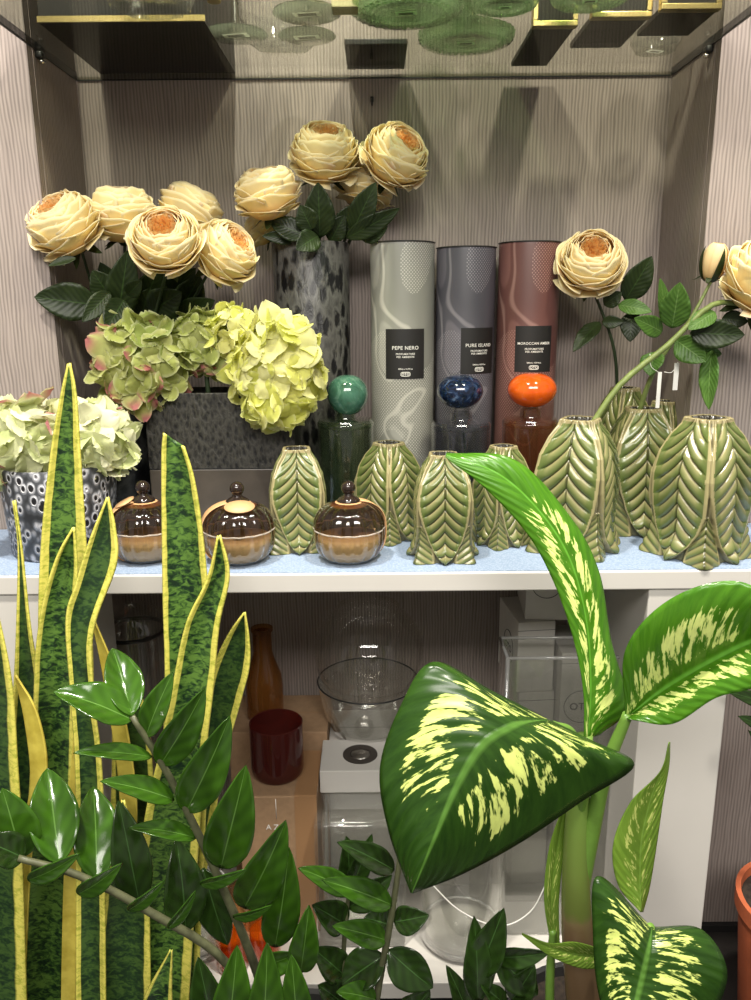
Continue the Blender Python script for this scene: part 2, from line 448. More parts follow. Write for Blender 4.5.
M['stonelow'] = plain('smooth_grey_stone', (.075, .062, .05), .4, grain=.15, gscale=30)
M['darkvase'] = mottled('black_web_relief', (.055, .055, .055), (.004, .004, .005), 55, (1, 1, .7), (.5, .68), .4)

def tube_material(name, base, pale, dot):
    m, nt, b = mk(name)
    x, y, z = sep(nt, coords(nt))
    ang = math_(nt, 'ARCTAN2', x, math_(nt, 'MULTIPLY', y, -1))
    s = math_(nt, 'MULTIPLY', ang, .042)
    # big sweeping petal forms
    p = comb(nt, math_(nt, 'MULTIPLY', s, 9), math_(nt, 'MULTIPLY', z, 5), 0)
    n = noise(nt, p, 1.0, 1, .4, 1.2)
    lines = math_(nt, 'SINE', math_(nt, 'MULTIPLY', n, 90))
    edge = math_(nt, 'ABSOLUTE', math_(nt, 'SUBTRACT', n, .52))
    el = nd(nt, 'ShaderNodeMapRange', {'Value': edge, 'From Min': .012, 'From Max': .004})
    # dotted areas
    gx = math_(nt, 'SINE', math_(nt, 'MULTIPLY', s, 2 * pi / .0042)); gz = math_(nt, 'SINE', math_(nt, 'MULTIPLY', z, 2 * pi / .0046))
    dots = math_(nt, 'GREATER_THAN', math_(nt, 'MULTIPLY', gx, gz), .35)
    area = math_(nt, 'GREATER_THAN', noise(nt, comb(nt, math_(nt, 'MULTIPLY', s, 14), math_(nt, 'MULTIPLY', z, 9), 5), 1.0, 0), .47)
    c = ramp(nt, n, [(.35, tuple(v * .72 for v in base)), (.55, base), (.56, pale), (.75, base)])
    c = mix(nt, math_(nt, 'MULTIPLY', math_(nt, 'ADD', lines, 1), .06), c, pale)
    c = mix(nt, math_(nt, 'MULTIPLY', math_(nt, 'MULTIPLY', dots, area), .8), c, dot)
    c = mix(nt, math_(nt, 'MULTIPLY', el.outputs[0], .6), c, dot)
    nt.links.new(c, b.inputs['Base Color']); b.inputs['Roughness'].default_value = .42
    return m
M['tubegrey'] = tube_material('grey_petal_print', (.265, .265, .235), (.36, .355, .32), (.58, .56, .50))
M['tubeviolet'] = tube_material('slate_petal_print', (.085, .082, .10), (.14, .13, .155), (.28, .26, .29))
M['tuberose'] = tube_material('rose_petal_print', (.15, .062, .055), (.22, .10, .088), (.40, .23, .20))

def swirl(name, a, b_, c_, scale, thr):
    m, nt, b = mk(name)
    n = noise(nt, coords(nt), scale, 4, .6, 1.6)
    nt.links.new(ramp(nt, n, [(thr[0], a), (thr[1], b_), (thr[2], c_)]), b.inputs['Base Color'])
    b.inputs['Roughness'].default_value = .12; b.inputs['Coat Weight'].default_value = .6
    return m
M['jade'] = swirl('jade_glass_swirl', (.03, .095, .06), (.06, .17, .115), (.16, .30, .22), 30, (.35, .55, .72))
M['navy'] = swirl('navy_glass_swirl', (.005, .010, .028), (.012, .03, .085), (.16, .25, .42), 90, (.42, .6, .78))
M['fire'] = swirl('orange_glass_swirl', (.75, .10, .008), (.88, .14, .01), (.70, .38, .22), 22, (.42, .6, .72))

# ------------------------------------------------------------------ the setting
AX0, AX1, YB, YP = -0.397, 0.403, 1.18, 1.033          # alcove sides, back wall, front of the pilasters
ZF = -0.64                                             # floor
WT = 1.15
struct(MB().box(AX0 - .05, AX1 + .05, YB, YB + .04, ZF, WT).build('wall_back', M['wall'], smooth=False))
struct(MB().box(AX0 - .05, AX0, YP + .004, YB, ZF, WT).build('wall_left', M['wall'], smooth=False))
struct(MB().box(AX1, AX1 + .05, YP + .004, YB, ZF, WT).build('wall_right', M['wall'], smooth=False))
struct(MB().box(AX0 - .9, AX0 - .0005, YP - .012, YP + .004, ZF, WT).build('wall_front_left', M['wall'], smooth=False))
struct(MB().box(AX1 + .0005, AX1 + .9, YP - .012, YP + .004, ZF, WT).build('wall_front_right', M['wall'], smooth=False))
struct(MB().box(-1.4, 1.4, -.6, YB + .04, ZF - .03, ZF).build('floor', M['floor'], smooth=False))
struct(MB().box(AX1 + .001, AX1 + .9, YP - .02, YP - .012, ZF, ZF + .012).build('baseboard_right', M['black'], smooth=False))

# display unit: shelf board, legs, base board, liner
YS = 0.833
ST = 0.0225
unit = root('display_shelf_unit', (0, .95, ZF), 'white lacquered display unit with long shelf, square leg panels and low base board', 'shelf unit')
def up(mb, name, m, **k): return mb.build(name, m, unit, **k)
def ub(*a, bev=.0015):
    x0, x1, y0, y1, z0, z1 = a
    return MB().box(x0, x1, y0 - .95, y1 - .95, z0 - ZF, z1 - ZF, bev)
b = ub(-.62, .62, YS, YP - .013, -ST, -.001)
b.box(AX0 + .001, AX1 - .001, YP - .95 - .0135, YB - .95 - .001, -ST - ZF, -.001 - ZF)
up(b, 'shelf_board', M['white'], smooth=False)
b = MB().box(-.62, .62, YS + .004 - .95, YP - .0135 - .95, -.001 - ZF, -ZF)
b.box(AX0 + .001, AX1 - .001, YP - .0135 - .95, YB - .001 - .95, -.001 - ZF, -ZF)
up(b, 'shelf_liner', M['liner'], smooth=False)
LX0, LX1 = P(646, 640, YS).x, P(734, 640, YS).x
up(ub(LX0, LX1, YS + .003, YP - .014, ZF + .001, -ST), 'leg_panel', M['white'], smooth=False)
LL0, LL1 = P(-60, 640, YS).x, P(58, 640, YS).x
up(ub(LL0, LL1, YS + .003, YP - .014, ZF + .001, -ST), 'leg_panel', M['white'], smooth=False)
ZB = -.557
b = ub(LL1 + .0005, LX0 - .0005, YS + .01, YP - .014, ZB - .025, ZB)
b.box(AX0 + .002, AX1 - .002, YP - .0135 - .95, YB - .001 - .95, ZB - .025 - ZF, ZB - ZF)
up(b, 'base_board', M['white'], smooth=False)
up(ub(LL1 + .0005, LX0 - .0005, YS + .06, YS + .075, ZF + .001, ZB - .0255), 'kick_panel', M['black'], smooth=False)

# smoked glass shelf
ZG = 0.58
gs = root('glass_shelf', (0, 1.0, ZG), 'smoked glass shelf pane spanning the alcove above the roses', 'shelf')
MB().box(AX0 + .002, AX1 - .002, .78 - 1.0, YB - .002 - 1.0, 0, .008, .001).build('pane', M['sheet'], gs, smooth=False)
b = MB().box(AX0 + .002, AX1 - .002, YB - .0020 - 1.0, YB - .0005 - 1.0, -.0008, .0006)
b.build('back_seal', M['blackmetal'], gs, smooth=False)
for sx in (AX0 + .0015, AX1 - .0015):
    b = MB().box(sx - .0008, sx + .0008, .78 - 1.0, YB - .003 - 1.0, -.001, .009)
    b.build('side_edge', M['blackmetal'], gs, smooth=False)
for sx, d in ((AX0, 1), (AX1, -1)):
    cl = MB().box(min(sx, sx + d * .009), max(sx, sx + d * .009), YP + .008 - 1.0, YP + .02 - 1.0, -.009, -.0012, .002).build('clip', M['blackmetal'], gs)
    m2 = MB(); m2.lathe([(0, 0), (.0035, .0005), (.0042, .003), (.002, .006), (0, .0062)], 14, (sx + d * .006, YP + .014 - 1.0, -.0145)); m2.build('screw', M['chrome'], cl)

# ------------------------------------------------------------------ glassware on the glass shelf
ZT = ZG + .008
nl = P(372, 104, YB)
t = root('wall_hook', (nl.x, YB, nl.z), 'tiny black screw hook on the back wall just below the glass shelf', 'hook')
MB().tube([Vector((0, 0, .006)), Vector((0, -.004, .006)), Vector((0, -.007, .004)), Vector((0, -.0075, 0)), Vector((0, -.006, -.003))], .0012, 8).build('hook_wire', M['blackmetal'], t)
MB().box(-.002, .002, -.002, 0, .002, .009, .0006).build('plate', M['blackmetal'], t)
def floor_pt(px, py, z=ZT): return onz(px, py, z)
def lathe_thing(name, loc, parts, label, cat, group=None, n=48, rz=0):
    t = root(name, loc, label, cat, group, rz)
    out = []
    for nm, prof, mt, *rest in parts:
        mb = MB(); mb.cap = False
        mb.lathe(prof, n, mod=rest[0] if rest else None); out.append(mb.build(nm, M[mt], t, sharp=40))
    return t
def sticker(t, w, h, ang, z=.0004, off=(0, 0)):
    mb = MB().box(off[0] - w / 2, off[0] + w / 2, off[1] - h / 2, off[1] + h / 2, z, z + .0003, rz=ang)
    o = mb.build('price_sticker', M['sticker'], t, smooth=False)
    for k in range(3):
        MB().box(off[0] - w * .34, off[0] + w * .34, off[1] + h * (.2 - .2 * k) - h * .045, off[1] + h * (.2 - .2 * k) + h * .045, z - .0003, z, rz=ang, c=(off[0], off[1], 0)).build('print_line', M['greyink'], o, smooth=False)
gp = 'stemmed glasses on the glass shelf'
for px, py, r, lab in ((236, 36, .037, 'stemmed glass with round foot left of the pair above the glass shelf'),
                       (307, 15, .037, 'stemmed glass of the pair, foot nearer the top of the picture'),
                       (307, 38, .034, 'stemmed glass of the pair, foot nearer the alcove back wall')):
    t = lathe_thing('stemmed_glass', floor_pt(px, py), [
        ('foot', [(0, .0015), (r * .95, .0005), (r, .0015), (r * .98, .003), (r * .3, .006), (.006, .012), (.0, .012)], 'smokeglass'),
        ('stem', [(.006, .012), (.0042, .03), (.004, .07), (.007, .085)], 'smokeglass'),
        ('bowl', [(.007, .085), (.028, .10), (.038, .13), (.036, .17), (.034, .17), (.035, .13), (.026, .103), (.004, .09)], 'glass')], lab, 'glass', gp)
    sticker(t, .030, .014, rad(-10))
t = lathe_thing('glass_bowl', floor_pt(283, 50), [('dish', [(0, .0004), (.030, .0006), (.040, .006), (.050, .03), (.054, .05), (.052, .05), (.048, .03), (.038, .009), (0, .005)], 'glass')],
                'clear glass dish standing behind the stemmed glasses on the glass shelf', 'bowl')
def scallop(k, amt): return lambda a, z, r: 1 + (amt * cos(k * a) if r > .02 else 0)
def cake_plate(px, py, r, lab, h, st=True, rz=0):
    t = root('crystal_dish', floor_pt(px, py), lab, 'dish', 'green crystal dishes on the glass shelf', rz)
    mb = MB(); mb.cap = False
    mb.lathe([(0, .0012), (r * .5, .0012), (r * .55, .0004), (r * .93, .0006), (r, .004), (r * 1.02, .012), (r * .96, .014), (r * .9, .008), (0, .006)], 96, mod=scallop(32, .025))
    mb.build('plate', M['greenglass'], t, sharp=50)
    mb = MB(); mb.cap = False
    mb.lathe([(r * .35, .012), (r * .28, .03), (r * .5, .05), (r * .95, h), (r * .9, h), (r * .45, .055), (r * .2, .035), (r * .25, .0125)], 64, mod=scallop(16, .05)); mb.build('bowl', M['greenglass'], t, sharp=40)
    mb = MB(); mb.cap = False
    for ring in (.68, .8):                              # cut diamonds under the rim
        for i in range(36):
            a = 2 * pi * (i + .5 * (ring < .7)) / 36
            c = Vector((cos(a) * r * ring, sin(a) * r * ring, -.0001)); e = r * .055
            d = Vector((cos(a), sin(a), 0)); s_ = Vector((-sin(a), cos(a), 0))
            mb.add([c + d * e, c + s_ * e, c - d * e, c - s_ * e, c + Vector((0, 0, .0022))], [(0, 1, 4), (1, 2, 4), (2, 3, 4), (3, 0, 4), (3, 2, 1, 0)])
    mb.build('cut_pattern', M['greenglass'], t, smooth=False)
    if st: sticker(t, r * .38, r * .2, rad(-8))
    return t
cake_plate(406, 14, .060, 'largest green crystal dish with a scalloped foot, left of the crystal pieces', .11)
cake_plate(466, 44, .056, 'green crystal dish standing lowest in the picture, near the back wall', .09)
cake_plate(505, 8, .034, 'small green crystal dish right of the large scalloped one', .10)
cake_plate(590, 2, .040, 'green crystal dish standing between the two gilt frames', .10)
t = lathe_thing('plain_glass_dish', onz(655, 52, ZT), [('dish', [(0, .001), (.024, .0005), (.030, .008), (.034, .03), (.032, .03), (.028, .01), (0, .005)], 'glass')],
                'small plain glass dish near the back right corner of the glass shelf', 'dish')
sticker(t, .02, .01, rad(20))
# gilt photograph frames standing on the glass, and dark boxes
def gilt_frame(x0, x1, py, dep_, h, lab):
    dep_ = onz(x0, dep_, ZT).y - onz(x0, py, ZT).y
    a = onz(x0, py, ZT); c = onz(x1, py, ZT); w = (c.x - a.x)
    t = root('gilt_frame', ((a.x + c.x) / 2, (a.y + c.y) / 2, ZT), lab, 'picture frame', 'gilt frames on the glass shelf')
    mb = MB(); g = .006
    mb.box(-w / 2, w / 2, 0, .012, 0, g, .0008); mb.box(-w / 2, w / 2, 0, .012, h - g, h, .0008)
    mb.box(-w / 2, -w / 2 + g, 0, .012, g, h - g, .0008); mb.box(w / 2 - g, w / 2, 0, .012, g, h - g, .0008)
    mb.build('moulding', M['gold'], t, smooth=False)
    mb = MB().box(-w / 2 + g, w / 2 - g, .004, .008, g, h - g); mb.build('picture_panel', M['black'], t, smooth=False)
    mb = MB().box(-w / 2 + .002, w / 2 - .002, .0125, dep_, 0.0, .006, .0008); mb.build('base_slab', M['black'], t, smooth=False)
    mb = MB()
    for k in range(3): mb.box(-w * (.34 - .04 * k), -w * (.05 - .05 * k), .0034, .004, .035 + .012 * k, .0375 + .012 * k)
    mb.build('scribble_line', M['ink'], t, smooth=False)
gilt_frame(533, 578, 26, 66, .12, 'gilt frame farthest left of the three standing on the glass shelf')
gilt_frame(592, 652, 17, 48, .12, 'middle gilt frame of the three standing on the glass shelf')
gilt_frame(662, 722, 9, 36, .12, 'gilt frame nearest the right wall on the glass shelf')
def dark_box(x0, x1, py0, py1, h, lab, trim=True):
    a = onz((x0 + x1) / 2, py0, ZT); c = onz((x0 + x1) / 2, py1, ZT)
    w = (onz(x1, py0, ZT).x - onz(x0, py0, ZT).x)
    t = root('keepsake_box', (a.x, a.y, ZT), lab, 'box')
    MB().box(-w / 2, w / 2, 0, c.y - a.y, .004, h, .001).build('body', M['black'], t, smooth=False)
    mb = MB(); mb.box(-w / 2 - .001, w / 2 + .001, -.002, .001, 0, .006); mb.build('front_trim', M['gold'], t, smooth=False)
    mb = MB().box(-w / 2, w / 2, .0012, c.y - a.y, 0, .0038); mb.build('base_plate', M['black'], t, smooth=False)
dark_box(38, 205, 22, 74, .10, 'wide dark keepsake box with a gilt front edge at the left of the glass shelf')
t = root('fluted_glass_vase', onz(150, 8, ZT), 'fluted clear glass vase in front of the dark box, top left', 'vase')
mb = MB(); mb.cap = False
mb.lathe([(0, .001), (.040, .0005), (.045, .01), (.052, .10), (.06, .14), (.057, .14), (.049, .10), (.042, .012), (0, .008)], 72, mod=lambda a, z, r: 1 + .05 * cos(14 * a)); mb.build('body', M['glass'], t, sharp=40)
t = root('gold_leg_stand', onz(214, 2, ZT), 'thin gilt metal post stand beside the left stemmed glass', 'stand')
MB().lathe([(0, 0), (.007, 0), (.007, .004), (.0035, .006), (.0035, .13), (.006, .135), (0, .136)], 20).build('post', M['gold'], t, sharp=40)
t = root('green_goblet', onz(342, 0, ZT), 'pale gold card sleeve standing behind the big crystal dish', 'card')
MB().box(-.012, .016, .02, .045, 0, .11, .001).build('card', plain('pale_gold_card', (.62, .56, .30), .5), t, smooth=False)
t.name = 'card_sleeve'

a, c = onz(376, 45, ZT), onz(376, 70, ZT)
t = root('slate_tray', (a.x, a.y, ZT), 'black square slate tray lying flat behind the largest green dish', 'tray')
MB().box(-.038, .038, 0, c.y - a.y, .0005, .007, .001).build('slate', M['black'], t, smooth=False)
MB().box(-.036, .036, -.0006, .0004, .0015, .0055).build('front_edge', M['blackmetal'], t, smooth=False)

# ------------------------------------------------------------------ printed tubes
def text_mesh(txt, size, m, parent, name, wrap_r=None, z=0, spacing=1.0, ang0=0.0, bold=0.0):
    c = bpy.data.curves.new(name, 'FONT'); c.body = txt; c.size = size; c.align_x = 'CENTER'; c.align_y = 'CENTER'
    c.space_character = spacing; c.offset = bold; c.extrude = .00015; c.resolution_u = 3
    o = bpy.data.objects.new(name + '_tmp', c); COL.objects.link(o)
    dg = bpy.context.evaluated_depsgraph_get(); dg.update()
    me = bpy.data.meshes.new_from_object(o.evaluated_get(dg)); bpy.data.objects.remove(o); bpy.data.curves.remove(c)
    for v in me.vertices:
        x, y, d = v.co
        if wrap_r:
            a = x / wrap_r + ang0; r = wrap_r + d + .0002
            v.co = (r * sin(a), -r * cos(a), z + y)
        else: v.co = (x, -d - .0002, z + y)
    me.materials.clear(); me.name = name
    return link(name, me, m, parent)
def card_tube(px, pw, top, Y, mt, title, lab, lx0, lx1, ly0, ly1, tsize):
    c = P(px, 380, Y); r = pw / 2 * mpp(P(px, 330, Y)); h = P(px, top, Y).z
    t = root('fragrance_tube', (c.x, Y, 0), lab, 'gift tube', 'printed fragrance tubes in a row')
    mb = MB(); mb.lathe([(r * .995, .0004), (r, .003), (r, h - .004), (r * .985, h)], 72); mb.build('body', M[mt], t, sharp=40)
    mb = MB(); mb.lathe([(r * .98, h + .0002), (r + .0009, h - .0008), (r + .0009, h + .0003), (r * .96, h + .0010)], 72); mb.build('rim', M['blackmetal'], t, sharp=40)
    k = mpp(P(px, 350, Y - r))
    def z_of(py): return P(px, py, Y - r).z
    a0, a1 = math.asin(max(-.98, min(.98, (lx0 - px) * k / r))), math.asin(max(-.98, min(.98, (lx1 - px) * k / r)))
    z0, z1 = z_of(ly1), z_of(ly0); R = r + .0006
    mb = MB().grid(lambda a, b_: Vector((R * sin(lin(a0, a1, a)), -R * cos(lin(a0, a1, a)), lin(z0, z1, b_))), 20, 2)
    lb = mb.build('label', M['black'], t)
    am = (a0 + a1) / 2; hh = z1 - z0; zz = lambda f: z1 - hh * f
    text_mesh(title, tsize, M['ink'], lb, 'title_text', R, zz(.38), 1.08, am, .00003)
    text_mesh('PROFUMATORE', .0034, M['ink'], lb, 'small_text', R, zz(.50), 1.1, am, .00003)
    text_mesh('PER AMBIENTE', .0034, M['ink'], lb, 'small_text', R, zz(.56), 1.1, am, .00003)
    text_mesh('500ml e 16.9 fl oz', .0027, M['ink'], lb, 'small_text', R, zz(.80), 1.0, am, .00003)
    mb = MB(); w_, h_ = .0062, .0026; pts = []                      # the outlined emblem
    for i in range(28):
        th = 2 * pi * i / 28; cx = w_ * (abs(cos(th)) ** .5) * (1 if cos(th) >= 0 else -1); cz = h_ * (abs(sin(th)) ** .5) * (1 if sin(th) >= 0 else -1)
        pts.append(Vector(((R + .0003) * sin(am + cx / R), -(R + .0003) * cos(am + cx / R), zz(.905) + cz)))
    mb.tube(pts + pts[:1], .00045, 6, cap=False); mb.build('emblem', M['ink'], lb)
    text_mesh('OTO', .0046, M['ink'], lb, 'emblem_text', R, zz(.905), 1.05, am, .00012)
    return t
card_tube(402.5, 63, 243, 1.115, 'tubegrey', 'PEPE NERO', 'tall grey patterned gift tube with the PEPE NERO label', 385, 423, 329, 379, .0068)
card_tube(464, 58, 248, 1.12, 'tubeviolet', 'PURE ISLAND', 'tall slate violet patterned gift tube with the PURE ISLAND label', 457, 490, 328, 374, .0062)
card_tube(525, 60, 243, 1.115, 'tuberose', 'MOROCCAN AMBER', 'tall dusky rose patterned gift tube with the MOROCCAN AMBER label', 509, 545, 326, 372, .0046)

# ------------------------------------------------------------------ bottles with swirled glass stoppers
def stopper_bottle(px, pw, sh_y, Y, glass, ball, bx, bw, by0, by1, lab, tilt=0):
    c = P(px, 450, Y); r = pw / 2 * mpp(P(px, 450, Y)); h = P(px, sh_y, Y).z
    t = root('perfume_bottle', (c.x, Y, 0), lab, 'bottle', 'perfume bottles with glass ball stoppers')
    mb = MB(); mb.cap = False
    mb.lathe([(0, .0006), (r * .94, .0006), (r, .006), (r, h - .008), (r * .985, h - .003), (r * .95, h), (r * .40, h + .0015), (r * .37, h + .004), (r * .36, h + .012), (r * .30, h + .012), (r * .3, h + .002), (r * .9, h - .004), (r * .93, h - .01), (r * .93, .014), (0, .012)], 64)
    mb.build('body', M[glass], t, sharp=35)
    mb = MB(); mb.lathe([(r * 1.005, h - .0095), (r * 1.02, h - .006), (r * 1.015, h - .004), (r * .98, h - .0025)], 64); mb.cap = False
    mb.build('shoulder_ring', M[glass], t, sharp=35)
    bc = P(bx, (by0 + by1) / 2, Y); br = bw / 2 * mpp(bc); bh = (by0 - by1) / 2 * mpp(bc)
    bh = abs(bh)
    mb = MB()
    prof = [(r * .28, h + .004), (r * .29, bc.z - bh * .93)]
    pr2 = []
    for i in range(21):
        a = -pi / 2 + pi * i / 20
        pr2.append((max(0, br * (cos(a) ** .8 if cos(a) > 0 else 0)) * (1 if a > 0 else (1 - .06 * sin(-a))), bc.z + bh * sin(a)))
    mb.lathe(prof, 32); mb.build('stopper_neck', M[glass], t, sharp=35)
    mb = MB(); mb.lathe([(0, pr2[0][1])] + pr2[1:-1] + [(0, pr2[-1][1])], 48)
    o = mb.build('ball_stopper', M[ball], t); o.location.x = bc.x - c.x
    return t
stopper_bottle(346, 55, 419, 1.035, 'bottlegreen', 'jade', 347.5, 41, 375, 415, 'dark green glass bottle with a jade green ball stopper')
stopper_bottle(460.5, 58, 421, 1.035, 'bottleblue', 'navy', 460, 46, 375, 408, 'smoky blue glass bottle with a navy marbled ball stopper')
stopper_bottle(529, 54, 418, 1.035, 'bottleamber', 'fire', 532, 49, 373, 407, 'amber glass bottle with a bright orange ball stopper')

# ------------------------------------------------------------------ ceramic leaf vases
def leaf_vase_mesh():
    NT, NZ = 360, 220
    mb = MB()
    prof = [(0.0, .30), (.06, .285), (.15, .262), (.3, .262), (.45, .270), (.6, .268), (.75, .240), (.88, .186), (.96, .134), (1.0, .124)]
    half = [(0.0, 2), (.05, 12), (.12, 23), (.22, 33), (.35, 40), (.5, 43), (.65, 43), (.8, 42), (.92, 40), (1.0, 38)]
    sh_ = [(0.0, 26), (.05, 25), (.12, 22), (.2, 17), (.28, 10), (.36, 1), (1.0, 1)]
    def lk(tb, x):
        for (a, p), (b_, q) in zip(tb, tb[1:]):
            if x <= b_: f = (x - a) / (b_ - a); return p + (q - p) * f
        return tb[-1][1]
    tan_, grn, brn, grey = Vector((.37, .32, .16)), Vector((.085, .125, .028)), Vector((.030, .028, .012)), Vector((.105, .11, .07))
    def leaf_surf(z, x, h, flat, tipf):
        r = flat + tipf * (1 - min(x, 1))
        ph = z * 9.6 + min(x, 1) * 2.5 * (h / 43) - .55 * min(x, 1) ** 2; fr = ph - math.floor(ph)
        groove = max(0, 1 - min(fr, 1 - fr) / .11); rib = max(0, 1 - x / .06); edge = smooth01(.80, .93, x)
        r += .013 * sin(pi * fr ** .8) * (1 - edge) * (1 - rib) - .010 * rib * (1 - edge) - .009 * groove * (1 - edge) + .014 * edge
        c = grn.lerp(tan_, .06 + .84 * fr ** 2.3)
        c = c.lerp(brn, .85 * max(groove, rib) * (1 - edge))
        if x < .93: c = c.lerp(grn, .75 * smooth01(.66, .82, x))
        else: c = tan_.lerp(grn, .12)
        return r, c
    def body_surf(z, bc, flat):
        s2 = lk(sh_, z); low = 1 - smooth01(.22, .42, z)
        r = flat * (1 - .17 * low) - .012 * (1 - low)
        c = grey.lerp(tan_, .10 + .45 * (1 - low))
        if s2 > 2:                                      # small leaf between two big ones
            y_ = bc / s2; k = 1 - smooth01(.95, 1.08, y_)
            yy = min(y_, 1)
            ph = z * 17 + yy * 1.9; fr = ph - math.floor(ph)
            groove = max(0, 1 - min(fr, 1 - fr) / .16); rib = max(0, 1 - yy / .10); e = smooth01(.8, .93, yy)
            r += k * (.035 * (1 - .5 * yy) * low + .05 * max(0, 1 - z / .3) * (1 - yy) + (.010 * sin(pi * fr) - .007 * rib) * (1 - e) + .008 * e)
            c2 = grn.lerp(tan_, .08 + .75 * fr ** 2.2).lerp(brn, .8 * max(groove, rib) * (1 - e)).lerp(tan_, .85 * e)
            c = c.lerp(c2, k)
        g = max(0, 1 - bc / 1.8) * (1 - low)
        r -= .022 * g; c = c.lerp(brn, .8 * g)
        return r, c
    def fn(ua, z, want):
        th = ua * 2 * pi
        q = round(th / (pi / 2)); a = th - q * pi / 2; ad = math.degrees(a)
        d = lk(prof, z)
        h = lk(half, z) + 1.5 * sin(z * 9 + q * 2)
        flat = d / max(.72, cos(a)) ** .75
        tipf = .050 * (1 - smooth01(0, .24, z))
        x = abs(ad + 2.5 * sin(z * 5 + q) * (1 - z)) / h
        k = smooth01(1.0, 1.07, x)
        r1, c1 = leaf_surf(z, x, h, flat, tipf)
        r2, c2 = body_surf(z, 45 - abs(ad), flat)
        r = lin(r1, r2, k); col = c1.lerp(c2, k)
        if z > .98: col = tan_.lerp(brn, .3)
        if want: return tuple(col)
        return Vector((r * cos(th), r * sin(th), z * .985))
    # z rows packed closer at the foot
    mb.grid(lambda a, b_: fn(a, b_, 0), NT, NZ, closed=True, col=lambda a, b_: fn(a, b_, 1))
    n = NT; top = NZ * n
    # rolled rim and dark inside
    vs, cs = [], []
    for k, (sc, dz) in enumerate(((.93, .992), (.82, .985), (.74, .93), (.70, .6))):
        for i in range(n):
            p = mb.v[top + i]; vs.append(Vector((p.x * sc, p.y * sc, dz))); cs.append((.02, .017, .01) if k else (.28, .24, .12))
    base = len(mb.v); mb.add(vs, [], None, cs)
    for k in range(4):
        for i in range(n):
            j = (i + 1) % n
            lo = top if k == 0 else base + (k - 1) * n
            hi = base + k * n
            mb.f.append((lo + i, lo + j, hi + j, hi + i))
    mb.f.append(tuple(base + 3 * n + i for i in range(n)))
    mb.f.append(tuple(reversed(range(n))))
    return mb.mesh('leaf_vase')
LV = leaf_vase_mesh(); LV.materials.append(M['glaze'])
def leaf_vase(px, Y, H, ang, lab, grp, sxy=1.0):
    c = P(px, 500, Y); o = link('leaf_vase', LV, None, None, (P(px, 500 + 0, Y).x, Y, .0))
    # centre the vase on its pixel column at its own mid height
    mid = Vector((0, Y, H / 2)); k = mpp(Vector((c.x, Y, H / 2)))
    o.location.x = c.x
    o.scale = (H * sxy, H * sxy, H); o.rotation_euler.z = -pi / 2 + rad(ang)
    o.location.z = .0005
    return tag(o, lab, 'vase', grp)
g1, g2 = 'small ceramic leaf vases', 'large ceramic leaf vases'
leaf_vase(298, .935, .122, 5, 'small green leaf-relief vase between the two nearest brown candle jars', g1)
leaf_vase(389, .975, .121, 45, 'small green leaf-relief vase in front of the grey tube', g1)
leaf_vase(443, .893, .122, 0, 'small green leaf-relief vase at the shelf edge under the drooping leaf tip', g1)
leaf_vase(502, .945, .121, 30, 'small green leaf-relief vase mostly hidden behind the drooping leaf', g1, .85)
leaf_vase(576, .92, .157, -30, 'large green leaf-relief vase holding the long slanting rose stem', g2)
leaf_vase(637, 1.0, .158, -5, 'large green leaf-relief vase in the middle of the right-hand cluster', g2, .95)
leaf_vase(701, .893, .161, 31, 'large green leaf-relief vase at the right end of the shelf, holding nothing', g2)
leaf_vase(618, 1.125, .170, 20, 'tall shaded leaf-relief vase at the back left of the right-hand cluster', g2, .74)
leaf_vase(658, 1.083, .156, 45, 'leaf-relief vase at the back right of the right-hand cluster, below the hanging tag', g2, .72)

